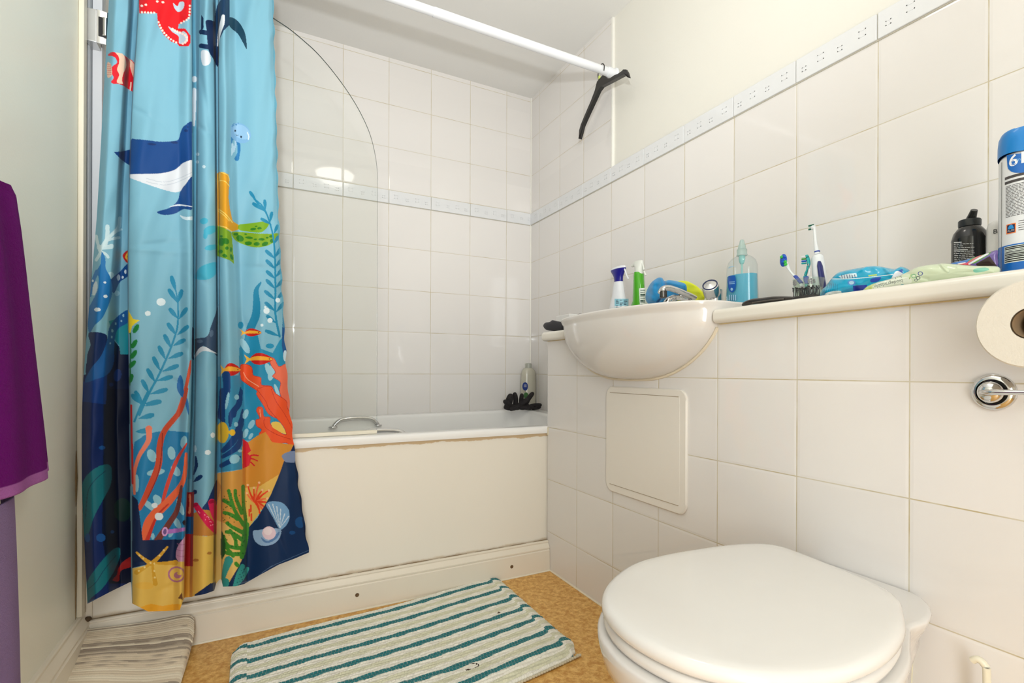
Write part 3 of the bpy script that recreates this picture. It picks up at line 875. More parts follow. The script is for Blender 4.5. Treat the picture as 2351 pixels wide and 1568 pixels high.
for x, y, a, b_ in ((560, 1038, 32, 8), (722, 1026, 26, 8), (806, 940, 15, 10), (820, 915, 8, 6)): el(c1, (12, 48, 104), x, y, a, b_, 5, clip=inB)
po(c1, (12, 68, 134), (860, 1275), (800, 1330), (765, 1380), (745, 1445), (690, 1495), (598, 1525), (640, 1546), (720, 1540), (790, 1505), (860, 1492), clip=inB)
st(c1, (225, 232, 240), [4, 12, 6], (690, 1488), (760, 1476), (855, 1488), clip=inB)
po(c2, (214, 232, 240), (762, 138), (800, 150), (860, 148), (860, 172), (810, 172), (780, 162), clip=inB)
st(c2, KEL, [8, 10, 13, 15, 17, 19], (707, 600), (735, 690), (748, 790), (748, 900), (735, 980), (690, 1110), (610, 1290), (540, 1420), (470, 1575), clip=inB)
leaves(c2, KEL, 34, [((735, 690), (700, 578)), ((748, 770), (682, 672)), ((750, 765), (776, 678)), ((745, 880), (688, 812)), ((755, 885), (812, 808)), ((735, 1000), (675, 918)), ((745, 1000), (822, 936)),
    ((700, 1095), (650, 1000)), ((715, 1078), (798, 1034)), ((660, 1180), (610, 1082)), ((680, 1170), (782, 1132)), ((620, 1258), (570, 1160)), ((638, 1262), (752, 1220)), ((585, 1342), (528, 1246)), ((598, 1330), (708, 1300)),
    ((540, 1418), (490, 1326)), ((550, 1425), (672, 1392)), ((500, 1510), (440, 1405)), ((508, 1512), (622, 1476))], clip=inB)
el(c2, (222, 238, 243), 626, 763, 33, 27, clip=inB); el(c2, (222, 238, 243), 531, 845, 21, 18, clip=inB)
st(c2, (20, 120, 60), 9, (404, 960), (408, 1120), (402, 1360), clip=inB)
for x, y, r in ((446, 955, 30), (433, 1065, 30), (430, 1140, 32), (418, 1212, 45), (408, 1315, 20)): el(c2, (24, 128, 56), x, y, 17, 36, r, clip=inB)
po(c2, (246, 218, 46), (388, 815), (405, 850), (425, 885), (472, 895), (440, 918), (418, 938), (405, 985), (388, 985), sm=False, clip=inB)
st(c2, (222, 88, 58), [22, 26, 34], (845, 1190), (800, 1400), (745, 1580), clip=inB)
po(c2, (40, 110, 176), (765, 1288), (745, 1330), (745, 1400), (790, 1470), (820, 1568), (828, 1568), (822, 1480), (790, 1400), (785, 1330), clip=inB)
MND = (34, 128, 178)
po(c3, MND, (396, 430), (410, 340), (480, 292), (560, 270), (640, 262), (790, 275), (790, 1010), (396, 1010), sm=False, clip=inB)
el(c3, (178, 212, 224), 460, 200, 60, 60, clip=inB, alpha=0.0)
LO = (146, 200, 216)
for x, y, a, b_, r in ((528, 432, 30, 45, -25), (662, 415, 26, 45, -8), (745, 340, 22, 42, 10), (555, 545, 22, 62, 80), (690, 535, 26, 42, -40), (568, 735, 26, 42, -35), (722, 780, 18, 60, -20), (510, 770, 20, 60, -50), (700, 890, 20, 44, -30), (425, 620, 16, 60, 0), (535, 980, 12, 22, 0), (660, 960, 14, 30, 30)):
    el(c3, LO, x, y, a, b_, r, clip=inB)
st(c3, KEL, 14, (500, 0), (450, 100), (410, 200), clip=inB)
leaves(c3, KEL, 36, [((455, 80), (395, 20)), ((480, 80), (590, 65)), ((440, 180), (540, 155)), ((420, 270), (500, 262))], clip=inB)
st(c3, (205, 78, 50), [22, 36, 40, 44, 46, 30], (765, -20), (722, 125), (615, 262), (582, 370), (572, 500), (500, 680), (445, 790), clip=inB)
st(c3, (150, 44, 36), 8, (600, 280), (596, 400), (570, 560), (500, 720), clip=inB)
st(c3, (236, 128, 98), [46, 34, 26, 22, 16], (508, 250), (505, 330), (440, 440), (408, 560), (410, 690), clip=inB)
st(c3, (214, 68, 52), [10, 26, 26, 16], (765, 350), (690, 480), (625, 660), (590, 800), clip=inB)
st(c3, (236, 104, 62), [20, 32, 52, 66, 60, 50], (762, 420), (742, 600), (650, 735), (560, 820), (500, 900), (480, 1010), clip=inB)
st(c3, (200, 50, 34), [30, 16, 8], (495, 1010), (560, 850), (640, 760), clip=inB)
st(c3, (120, 60, 54), [16, 34, 40, 44], (730, 640), (700, 800), (640, 900), (565, 1010), clip=inB)
st(c3, (196, 40, 40), 14, (388, 90), (392, 300), (398, 620), clip=inB)
el(c3, (226, 238, 242), 577, 845, 29, 26, clip=inB); el(c3, (226, 238, 242), 547, 770, 21, 18, clip=inB)
po(c3, (10, 34, 74), (394, 700), (432, 735), (448, 860), (466, 1006), (790, 1000), (790, 1150), (700, 1156), (560, 1166), (495, 1172), (394, 1196), sm=False, clip=inB)
st(c3, (184, 120, 200), [34, 28, 22], (622, 948), (690, 942), (760, 930), clip=inB)
el(c3, (230, 170, 220), 617, 948, 21, 32, 8, clip=inB); el(c3, (120, 90, 150), 617, 948, 11, 20, 8, clip=inB)
el(c3, (20, 20, 40), 750, 888, 14, 18, clip=inB)
po(c3, (214, 158, 196), (790, 960), (735, 1005), (700, 1060), (692, 1120), (720, 1165), (745, 1200), (790, 1200), clip=inB)
for y in (1030, 1070, 1110, 1150): st(c3, (180, 110, 160), 4, (700, y), (730, y + 8), (760, y), clip=inB)
po(c3, (236, 194, 92), (396, 1198), (470, 1182), (560, 1168), (640, 1158), (760, 1150), (760, 1520), (396, 1520), sm=False, clip=inB)
SF = (222, 168, 52)
for a, b_ in (((425, 1090), (520, 1165)), ((634, 1052), (530, 1165)), ((525, 1160), (425, 1225)), ((530, 1160), (552, 1300)), ((530, 1160), (690, 1158))): st(c3, SF, [14, 22, 34], a, ((a[0] + b_[0]) / 2, (a[1] + b_[1]) / 2 + 4), b_, clip=inB)
for x, y in ((445, 1110), (470, 1130), (520, 1160), (545, 1165), (580, 1110), (610, 1075), (440, 1215), (480, 1190), (545, 1215), (548, 1260)): el(c3, (246, 218, 140), x, y, 7, 7, clip=inB)
po(c3, (240, 190, 80), (420, 1300), (480, 1290), (530, 1300), (535, 1330), (470, 1340), (420, 1325), clip=inB)
PK = (186, 116, 146)
el(c3, PK, 697, 1238, 60, 54, 0, ring=.62, clip=inB); el(c3, PK, 704, 1244, 26, 22, clip=inB); el(c3, (236, 194, 92), 716, 1232, 16, 12, clip=inB)
po(c3, (242, 172, 44), (396, 1435), (440, 1462), (520, 1440), (600, 1452), (680, 1440), (760, 1455), (760, 1540), (396, 1540), clip=inB)
po(c3, (110, 66, 40), (732, 1362), (705, 1400), (740, 1412), clip=inB, sm=False)

# ---------------- narrow strip and panel C
P_.poly([(424, -300), (470, -300), (455, 1100), (424, 1100)], (106, 174, 200), clip=inC0, sm=False)
st(c1, (228, 236, 242), [26, 30, 18], (866, 645), (864, 760), (862, 900), clip=inC)
el(c1, (226, 236, 242), 866, 570, 21, 22, clip=inC)
for x, y in ((890, 1110), (888, 1166), (935, 1200)): el(c1, (210, 232, 240), x, y, 12, 12, clip=inC)
po(c1, (14, 44, 84), (915, 105), (932, 130), (932, 200), (915, 230), clip=inC, sm=False)
for y in (230, 330): st(c1, (14, 44, 84), 34, (915, y), (970, y + 8), clip=inC)
po(c1, (12, 40, 80), (950, 148), (1010, 155), (1038, 200), (1040, 470), (1000, 420), (972, 370), (960, 300), (955, 220), clip=lambda p, q: p < 503)
po(c1, (226, 232, 238), (915, 370), (965, 368), (985, 425), (970, 465), (925, 465), clip=inC)
po(c1, (18, 56, 92), (1062, -10), (1121, -10), (1121, 178), (1078, 220), (1040, 300), (1030, 390), (1012, 250), (1012, 120), (1030, 40), sm=False)
st(c1, (226, 234, 240), [26, 34, 22, 10], (1074, 118), (1066, 170), (1046, 240), (1034, 330))
po(c1, (24, 66, 88), (1121, 126), (1165, 140), (1205, 185), (1235, 255), (1243, 352), (1218, 310), (1180, 245), (1121, 190))
for x, y, a, b_, r in ((935, 180, 30, 22, -10), (980, 245, 50, 30, -20), (945, 285, 16, 24, 0), (990, 370, 50, 20, -10)): el(c2, (74, 180, 208), x, y, a, b_, r, clip=inC)
po(c2, (74, 180, 206), (870, 590), (900, 520), (960, 488), (1030, 480), (1030, 545), (990, 590), (930, 604), clip=inC)
po(c2, (60, 80, 106), (1045, 800), (1015, 860), (985, 940), (955, 1012), (860, 1038), (862, 1150), (905, 1110), (940, 1075), (990, 1110), (1045, 1135), clip=inC1)
st(c2, (222, 230, 236), [8, 34, 8], (862, 1168), (925, 1100), (1030, 1132), clip=inC1)
po(c2, (60, 80, 106), (925, 1078), (950, 1060), (1045, 1100), (1045, 1140), (985, 1108), (945, 1084), clip=inC1, sm=False)
el(c2, (90, 112, 136), 990, 990, 14, 26, 10, clip=inC); el(c2, (90, 112, 136), 905, 1046, 22, 12, 0, clip=inC)
po(c2, (16, 44, 86), (846, 940), (862, 950), (862, 1180), (846, 1170), clip=inC, sm=False)
st(c3, (16, 52, 100), [10, 24, 12], (812, 560), (830, 500), (826, 440), clip=inC)
leaves(c3, (16, 52, 100), 30, [((810, 610), (865, 570)), ((808, 690), (825, 675))], clip=inC)
el(c3, (226, 238, 242), 943, 293, 15, 18, clip=inC); el(c3, (226, 238, 242), 908, 410, 21, 17, clip=inC)
el(c3, (200, 226, 236), 822, 385, 10, 24, clip=inC)
TAN, SND = (206, 138, 62), (236, 194, 90)
po(c3, TAN, (800, 830), (860, 800), (920, 790), (975, 780), (975, 980), (800, 975), clip=inC, sm=False)
po(c3, SND, (800, 972), (900, 980), (975, 968), (975, 1420), (740, 1420), (760, 1150), (800, 1150), clip=inC, sm=False)
po(c3, (22, 56, 110), (940, 660), (975, 600), (975, 790), (900, 800), (870, 790), (905, 740), clip=inC)
st(c3, (226, 34, 84), [36, 46, 56, 60], (826, 768), (870, 830), (920, 890), (975, 940), clip=inC)
st(c3, (228, 40, 96), [54, 50, 50], (938, 752), (950, 810), (975, 870), clip=inC)
el(c3, (180, 20, 70), 826, 765, 20, 12, -20, clip=inC); el(c3, (180, 20, 70), 935, 745, 24, 12, -15, clip=inC)
for k in range(34): el(c3, (255, 170, 190), 838 + random.random() * 118, 790 + random.random() * 30 + k * 3.4, 3.5, 3.5, clip=lambda p, q: inC(p, q) & (np.abs((p - 170) * 2.958 - 826 - ((q - 900) * 2.958 - 768) * .85) < 22))
el(c3, (190, 130, 60), 919, 1094, 16, 10, -10, clip=inC); el(c3, (190, 130, 60), 828, 1142, 20, 10, 0, clip=inC)
po(c3, (14, 40, 86), (818, 1376), (870, 1340), (925, 1300), (975, 1286), (975, 1400), (818, 1420), sm=False, clip=inC)
# strip between B and C
for v0, v1, c in ((1130, 1186, (180, 30, 40)), (1186, 1226, (24, 92, 150)), (1226, 1300, (190, 36, 44)), (1300, 1392, (238, 176, 66))):
    P_.poly([(415, v0), (460, v0), (460, v1), (415, v1)], c, sm=False, clip=lambda p, q: (p > fBC(q)) & (p <= kn(13)(q)))
st(c3, (240, 150, 110), 16, (785, 700), (790, 760), (782, 820), clip=inC0)

# ---------------- panels D and E
po(c1, (226, 160, 34), (1030, 1250), (1045, 1238), (1075, 1238), (1112, 1256), (1118, 1300), (1112, 1430), (1122, 1640), (1030, 1640), sm=False, clip=inDE)
po(c2, (226, 160, 34), (1032, -10), (1110, -10), (1122, 90), (1142, 180), (1190, 212), (1188, 240), (1140, 256), (1032, 212), sm=False, clip=inDE)
YL = (246, 216, 110)
for q in (((1042, 1300), (1085, 1305), (1118, 1340)), ((1050, 1245), (1046, 1290), (1040, 1310)), ((1040, 1520), (1080, 1550), (1118, 1590)), ((1060, 1240), (1108, 1262), (1118, 1300))): st(c1, YL, 5, *q, clip=inDE)
for q in (((1042, 95), (1090, 130), (1140, 190)), ((1042, 215), (1090, 225), (1135, 255))): st(c2, YL, 6, *q, clip=inDE)
GR, GD = (126, 166, 34), (44, 122, 30)
po(c2, GR, (1032, 214), (1085, 232), (1132, 262), (1140, 330), (1146, 400), (1152, 490), (1120, 462), (1085, 450), (1032, 432), sm=False, clip=inDE)
po(c2, GR, (1136, 262), (1190, 258), (1300, 268), (1400, 272), (1476, 270), (1462, 312), (1400, 355), (1320, 370), (1240, 356), (1160, 318))
po(c2, (120, 168, 30), (1186, 208), (1250, 198), (1330, 188), (1400, 184), (1402, 208), (1370, 248), (1330, 264), (1250, 256), (1190, 244))
for x, y, a, b_, r in ((1062, 330, 22, 30, 0), (1095, 325, 25, 20, 40), (1100, 375, 14, 12, 0), (1055, 400, 16, 14, 0), (1130, 385, 8, 18, 0), (1135, 440, 10, 22, -20), (1085, 430, 18, 12, 20), (1060, 290, 10, 8, 0),
        (1195, 305, 28, 22, 30), (1165, 275, 18, 10, 0), (1255, 340, 26, 14, 0), (1260, 300, 28, 9, 5), (1315, 345, 22, 13, 0), (1350, 312, 22, 9, 0), (1375, 345, 24, 14, -20), (1420, 290, 16, 10, 0), (1425, 322, 16, 14, -30), (1305, 312, 12, 6, 0), (1390, 300, 10, 7, 0), (1235, 275, 10, 6, 0),
        (1290, 238, 22, 9, -5), (1335, 232, 16, 9, -5), (1310, 218, 10, 5, 0)): el(c2, GD, x, y, a, b_, r, clip=inDE)
# jellyfish
st(c1, (44, 122, 176), [26, 22, 20, 34], (1178, 1010), (1188, 1060), (1184, 1105), (1172, 1142)); st(c1, (50, 130, 184), [30, 20, 14], (1150, 975), (1135, 1005), (1126, 1035), clip=inE)
st(c1, (190, 222, 236), [16, 22, 12], (1140, 1040), (1142, 1080), (1128, 1120), clip=inE); st(c1, (186, 218, 236), 12, (1165, 1000), (1160, 1050), (1150, 1090), clip=inE)
el(c1, (128, 178, 216), 1196, 958, 84, 66, 38, clip=inE); el(c1, (150, 194, 226), 1205, 950, 66, 46, 38, clip=inE)
for x, y, a, b_ in ((1160, 942, 6, 8), (1203, 985, 6, 8)): el(c1, (20, 40, 60), x, y, a, b_, clip=inE)
st(c1, (30, 50, 80), 3, (1163, 965), (1172, 976), (1184, 972)); st(c1, (220, 236, 246), 8, (1248, 955), (1258, 980), (1255, 1003))
for x, y, r in ((1145, 900, 6), (1168, 898, 5), (1140, 912, 4), (1182, 886, 4), (1150, 890, 3)): el(c1, (60, 130, 180), x, y, r, r)
# kelp at the right edge
K2 = (30, 134, 172)
st(c1, K2, [8, 9, 10, 11], (1262, 1382), (1310, 1450), (1370, 1515), (1400, 1570)); st(c2, K2, [10, 11, 13, 15, 17], (1310, 30), (1372, 95), (1425, 250), (1444, 400), (1450, 650), (1450, 850), (1480, 1010))
leaves(c1, K2, 24, [((1310, 1440), (1265, 1380)), ((1372, 1520), (1285, 1465)), ((1378, 1510), (1372, 1440)), ((1410, 1580), (1425, 1530))])
leaves(c2, K2, 24, [((1372, 100), (1285, 50)), ((1410, 190), (1425, 115)), ((1420, 205), (1345, 162)), ((1440, 270), (1466, 210)), ((1444, 340), (1470, 290))])
leaves(c2, K2, 28, [((1445, 450), (1380, 392)), ((1448, 440), (1492, 372)), ((1447, 525), (1383, 462)), ((1450, 510), (1502, 450)), ((1448, 596), (1386, 540)), ((1452, 584), (1504, 520)), ((1448, 668), (1384, 603)), ((1452, 662), (1508, 602)),
    ((1450, 748), (1372, 682)), ((1455, 752), (1512, 685)), ((1450, 832), (1376, 765)), ((1455, 836), (1512, 768)), ((1455, 916), (1388, 862)), ((1480, 1010), (1376, 968))])
st(c2, K2, [10, 34, 50, 60, 60, 50], (1345, 622), (1312, 680), (1314, 760), (1308, 860), (1272, 950), (1250, 1050))
for x, y, r in ((1467, 750, 17), (1386, 826, 22), (1411, 896, 18), (1353, 930, 11), (1376, 800, 8)): el(c2, (222, 238, 243), x, y, r, r, clip=inE)
SEA = (34, 144, 184)
po(c2, SEA, (1188, 1100), (1210, 1050), (1250, 1000), (1320, 990), (1345, 1100), (1430, 1130), (1480, 1040), (1520, 1000), (1560, 1200), (1620, 1568), (1620, 1760), (1160, 1760), (1176, 1380), (1190, 1240), clip=inE, sm=False)
el(c2, SEA, 1200, 930, 20, 26, clip=inE); el(c2, SEA, 1410, 1080, 30, 18, clip=inE)
for x, y, a, b_, r in ((1230, 1080, 24, 60, -30), (1175, 1340, 22, 40, 10), (1180, 1450, 26, 20, 0), (1420, 1270, 24, 60, 10), (1400, 1250, 20, 50, -20), (1460, 1400, 12, 50, -20), (1190, 1500, 20, 60, 0)): el(c2, (158, 210, 226), x, y, a, b_, r, clip=inE)
po(c2, (26, 86, 146), (1505, 815), (1530, 830), (1540, 950), (1540, 1190), (1510, 1170), (1496, 1080), (1500, 920), sm=False, clip=inE)
el(c2, (200, 224, 234), 1520, 1150, 14, 40, 0, clip=inE)
OR, OD = (244, 88, 40), (196, 40, 30)
def outl(C, col, oc, *pts, clip=None):
    po(C, col, *pts, clip=clip)
    P_.stroke(C(*(list(pts) + [pts[0]])), 1.1, oc, clip=clip)
outl(c2, (240, 116, 86), OD, (1400, 1165), (1440, 1170), (1475, 1228), (1520, 1210), (1545, 1240), (1550, 1400), (1562, 1600), (1530, 1560), (1500, 1470), (1480, 1400), (1486, 1340), (1430, 1300), (1450, 1268), (1420, 1220), clip=inE)
outl(c2, OR, OD, (1198, 1220), (1240, 1212), (1280, 1235), (1290, 1290), (1345, 1308), (1350, 1360), (1420, 1370), (1440, 1420), (1435, 1470), (1480, 1500), (1510, 1600), (1460, 1600), (1400, 1568), (1360, 1500), (1315, 1430), (1315, 1400), (1240, 1350), (1200, 1310), clip=inE)
outl(c3, OR, OD, (1240, -20), (1330, -40), (1370, 10), (1440, 60), (1450, 110), (1490, 180), (1512, 300), (1500, 350), (1480, 370), (1440, 345), (1380, 352), (1345, 345), (1330, 318), (1290, 318), (1255, 290), (1275, 255), (1240, 230), (1235, 190), (1262, 178), (1240, 130), (1250, 102), (1280, 108), (1290, 165), (1330, 172), (1335, 220), (1380, 262), (1440, 290), (1420, 230), (1360, 160), (1320, 110), (1300, 60), clip=inE)
st(c3, OD, 3, (1290, 180), (1300, 240), (1380, 290), (1470, 320), clip=inE); st(c3, OD, 3, (1340, -20), (1370, 60), (1430, 150), (1490, 260), clip=inE)
st(c3, (255, 170, 130), 5, (1262, 120), (1268, 170), clip=inE); st(c2, (255, 180, 140), 5, (1220, 1270), (1250, 1320), (1330, 1370), clip=inE)
def fish(x, y, L, h, flip=1):
    po(c2, (206, 30, 22), (x - L * .7, y), (x - L * .3, y - h), (x + L * .3, y - h), (x + L, y), (x + L * .3, y + h * .9), (x - L * .3, y + h * .9), clip=inDE)
    st(c2, (250, 176, 50), [h * .4, h * .85, h * .75, h * .3], (x - L * .7, y + 2), (x - L * .2, y - h * .15), (x + L * .4, y - h * .1), (x + L * .9, y), clip=inDE)
    st(c2, (206, 30, 22), h * .3, (x - L * .5, y + h * .35), (x, y + h * .35), (x + L * .5, y + h * .35), clip=inDE)
    po(c2, (250, 190, 60), (x - L * .6, y), (x - L * 1.15, y - h * .9), (x - L * .95, y), (x - L * 1.1, y + h * .9), clip=inDE, sm=False)
    el(c2, (30, 10, 10), x + L * .72, y - 2, 4, 4, clip=inDE)
fish(1278, 984, 72, 27); fish(1335, 1175, 98, 40)
fish(1130, 1252, 70, 44)
# lower D
po(c3, (58, 146, 184), (935, -20), (1160, -20), (1160, 522), (935, 552), sm=False, clip=inD)
po(c2, (58, 146, 184), (1030, 1300), (1200, 1290), (1200, 1568), (1030, 1568), sm=False, clip=inD)
for q, w in ((((1095, 1290), (1100, 1400), (1070, 1500), (1060, 1580)), [60, 50, 46, 60]), (((1200, 1380), (1180, 1480), (1150, 1580)), [8, 20, 34])): st(c2, (14, 62, 122), w, *q, clip=inD)
for q, w in ((((1005, -10), (1000, 100), (1010, 200)), 34), (((1135, -10), (1120, 80), (1070, 150), (1060, 230)), [20, 40, 40, 16]), (((1145, 120), (1130, 220), (1080, 330), (1010, 400)), [10, 44, 50, 30]),
             (((1140, 270), (1110, 370), (1010, 440)), [12, 44, 24]), (((1130, 440), (1060, 470), (1000, 500)), [12, 34, 30])): st(c3, (14, 62, 122), w, *q, clip=inD)
for x, y, a, b_, r in ((1105, 35, 16, 18, 0), (1165, 150, 18, 34, 20), (1100, 220, 14, 16, 0), (1090, 455, 36, 30, -30), (1128, 400, 14, 10, 0), (1205, 220, 18, 34, 30), (1165, 280, 16, 34, 20), (1200, 300, 12, 24, 30), (1040, 60, 10, 60, 10)): el(c3, (150, 206, 224), x, y, a, b_, r, clip=inDE)
el(c3, (236, 190, 46), 1008, 275, 42, 72, 0, clip=inD); el(c3, (236, 190, 46), 1075, 275, 20, 22, 0, clip=inD); st(c3, (236, 190, 46), 20, (1040, 270), (1075, 275), clip=inD)
po(c3, (224, 162, 74), (935, 556), (1060, 540), (1165, 520), (1180, 600), (1180, 1420), (935, 1420), sm=False, clip=inD)
po(c3, (236, 196, 110), (940, 860), (1050, 900), (1180, 1000), (1180, 1180), (1060, 1290), (935, 1320), sm=False, clip=inD)
po(c3, (200, 134, 60), (935, 540), (1000, 640), (935, 900), (970, 900), clip=inD, sm=False)
# sand of E
po(c3, (222, 150, 54), (1140, 372), (1240, 300), (1300, 270), (1345, 340), (1440, 352), (1510, 360), (1516, 420), (1440, 440), (1410, 540), (1340, 700), (1240, 850), (1180, 930), (1150, 900), sm=False, clip=inE)
po(c3, (236, 190, 92), (1160, 650), (1260, 640), (1390, 560), (1350, 690), (1240, 850), (1180, 930), (1160, 880), sm=False, clip=inE)
po(c3, (240, 200, 90), (1345, 205), (1400, 210), (1440, 285), (1380, 262), (1345, 235), clip=inE)
CRB = (220, 30, 50)
po(c3, CRB, (1146, 318), (1180, 340), (1202, 400), (1178, 418), (1205, 440), (1190, 500), (1146, 520), clip=inE, sm=False)
for a, b_, c, d in ((1180, 440, 1250, 432), (1180, 455, 1245, 468), (1175, 470, 1225, 500), (1160, 350, 1196, 395)): st(c3, CRB, 9, (a, b_), ((a + c) / 2, (b_ + d) / 2 - 8), (c, d), clip=inE)
for k in range(11):
    a = math.radians(-150 + k * 21); L = 110 if k % 2 else 80
    cx, cy = 1235, 750
    st(c3, (240, 70, 34) if k % 3 else (252, 120, 70), [20, 13, 8], (cx, cy), (cx + L * .55 * math.cos(a) * .9, cy + L * .6 * math.sin(a)), (cx + L * math.cos(a + .15), cy + L * 1.25 * math.sin(a + .15)), clip=inE)
    el(c3, (255, 200, 150), cx + L * math.cos(a + .15), cy + L * 1.25 * math.sin(a + .15), 8, 8, clip=inE)
for x, y in ((1190, 830), (1205, 860), (1200, 800)): st(c3, (240, 80, 40), 12, (x, y - 30), (x, y + 10), clip=inE)
# navy corner
po(c3, (8, 44, 86), (1425, 470), (1520, 462), (1560, 700), (1640, 1120), (1500, 1240), (1250, 1420), (940, 1420), (1055, 1290), (1120, 1180), (1168, 1080), (1185, 920), (1245, 855), (1335, 700), (1400, 545), sm=False, clip=inDE)
po(c3, (126, 142, 176), (1412, 432), (1450, 408), (1518, 398), (1520, 470), (1450, 478), (1425, 462), clip=inE)
po(c3, (14, 36, 82), (1500, 340), (1520, 380), (1518, 400), (1470, 402), clip=inE, sm=False)
SH = (120, 168, 210)
po(c3, SH, (1303, 765), (1325, 746), (1370, 742), (1420, 756), (1458, 800), (1464, 850), (1448, 895), (1412, 932), (1388, 922), (1350, 850), (1320, 800), clip=inE)
for k in range(6): st(c3, (214, 230, 242), [2, 7], (1398, 925), (1322 + k * 27, 765 + k * 16 - (18 if 0 < k < 4 else 0)), clip=inE)
po(c3, (150, 182, 216), (1216, 945), (1250, 938), (1300, 930), (1400, 930), (1398, 985), (1365, 1025), (1320, 1042), (1265, 1040), (1225, 1005), clip=inE)
po(c3, (90, 130, 180), (1270, 985), (1320, 1012), (1390, 950), (1380, 990), (1330, 1022), (1290, 1018), clip=inE)
el(c3, (236, 208, 218), 1324, 958, 46, 45, clip=inE); el(c3, (246, 228, 232), 1316, 946, 28, 26, clip=inE)
el(c3, (20, 76, 134), 1535, 885, 34, 38, 0, clip=inE); el(c3, (20, 76, 134), 1482, 955, 20, 13, 0, clip=inE)
# green coral
GC = (66, 142, 44)
for q in (((1140, 1120), (1150, 1000), (1165, 880), (1150, 760), (1148, 640)), ((1150, 900), (1090, 800), (1050, 670)), ((1075, 770), (1015, 735)), ((1140, 820), (1100, 720), (1095, 670)), ((1160, 960), (1080, 920), (1040, 890)),
          ((1150, 1010), (1080, 960), (1035, 950)), ((1150, 1060), (1060, 1050), (1010, 1000)), ((1110, 860), (1060, 830), (1020, 820)), ((1130, 1100), (1060, 1100), (1010, 1080)), ((1080, 1110), (1040, 1060), (1015, 980)), ((1175, 900), (1170, 1000), (1150, 1100)), ((1100, 1050), (1095, 1000), (1060, 940))):
    st(c3, GC, [30, 24, 24], *q, clip=inDE)
for k in range(60):
    el(c3, (24, 84, 30), 1010 + random.random() * 165, 680 + random.random() * 420, 4, 5, clip=inDE, alpha=.8)
po(c3, (24, 84, 40), (1000, 950), (1020, 990), (1030, 1080), (1000, 1130), clip=inD)
TC = (52, 156, 150)
for q, w in ((((1050, 1145), (1030, 1200), (1012, 1270)), [60, 44, 24]), (((1145, 1185), (1120, 1240), (1098, 1320)), [34, 36, 40]), (((1178, 1200), (1150, 1250), (1110, 1300)), [24, 30, 30]), (((1030, 1290), (1020, 1330)), 50), (((1100, 1165), (1112, 1178)), 26)): st(c3, TC if w != 26 else GC, w, *q, clip=inDE)
for k in range(14): el(c3, (16, 70, 90), 1100 + (k % 3) * 14 + k * 3, 1320 - k * 9, 3.5, 3.5, clip=inDE)
# stitched hems
P_.stroke([(680, 1050), (692, 1130), (702, 1200), (712, 1262)], .9, (120, 150, 190), alpha=.6)
P_.stroke([(540, 1342), (580, 1330), (620, 1302), (660, 1284), (712, 1262)], .9, (120, 150, 190), alpha=.6)
edge_k = KN[-1][0]
P_.stroke([(np.interp(v, CV, edge_k) - 1.5, v) for v in range(-150, 760, 30)], 4.5, (84, 160, 186), alpha=.6)
P_.stroke([(np.interp(v, CV, edge_k) - 1.5, v) for v in range(1060, 1250, 20)], 4.0, (6, 24, 54), alpha=.8)
P_.c *= 0.86          # inks sit a little below full brightness
P_.store(cur.data)

# ================================================================== LEDGE, BASIN, WC
LAM = plain('white_laminate', (236, 231, 220), 0.22, var=0.02, nscale=6)
def ledge(name, y0, y1, label):
    x0, x1, z0, z1 = XB - 0.022, XR - 0.001, ZT - 0.034, ZT
    r = 0.012
    prof = [(x1, z0), (x0 + r, z0)] + [(x0 + r - r * math.sin(a), z0 + r - r * math.cos(a)) for a in (PI / 8, PI / 4, 3 * PI / 8, PI / 2)] + \
           [(x0 + r - r * math.cos(a), z1 - r + r * math.sin(a)) for a in (0, PI / 8, PI / 4, 3 * PI / 8, PI / 2)] + [(x1, z1)]
    e = 0.006
    g = G()
    rings = []
    for y, d in ((y0, e), (y0 + e * .3, e * .3), (y0 + e, 0), (y1 - e, 0), (y1 - e * .3, e * .3), (y1, e)):
        rings.append([Vector((min(x + d, x1), y, z)) if x < (x0 + x1) / 2 else Vector((x, y, z)) for x, z in prof])
    g.loft(rings)
    return tag(g.build(name, LAM), label, 'shelf')
ledge('ledge_top', YR + 0.02, 0.868, 'long white laminate ledge top right of the washbasin carrying toiletries')
ledge('ledge_top', 1.535, 1.700, 'short white laminate ledge end left of the washbasin beside the bath')

# ---- semi-recessed basin
bs = empty('washbasin', (XB, 1.18, 0.74), 'white ceramic semi-recessed washbasin bulging from the tiled boxing', 'washbasin')
YC, AY, BX = 1.196, 0.336, 0.150
RZ = 0.936
XC = XB + 0.02
def outline(sa, sb, z, xoff=0.0, pw=2.3, back=None, n=64):
    """front half superellipse bulging toward the room, back half a rounded rectangle behind the boxing face"""
    out = []
    for k in range(n):
        a = 2 * PI * k / n
        c, s = math.cos(a), math.sin(a)
        y = math.copysign(abs(c) ** (2 / pw), c) * AY * sa
        if s >= 0: x = -(abs(s) ** (2 / pw)) * BX * sb + xoff
        else: x = (abs(s) ** (2 / 3.4)) * (0.235 if back is None else back) + xoff
        out.append(Vector((XC + x, YC + y, z)))
    return out
g = G()
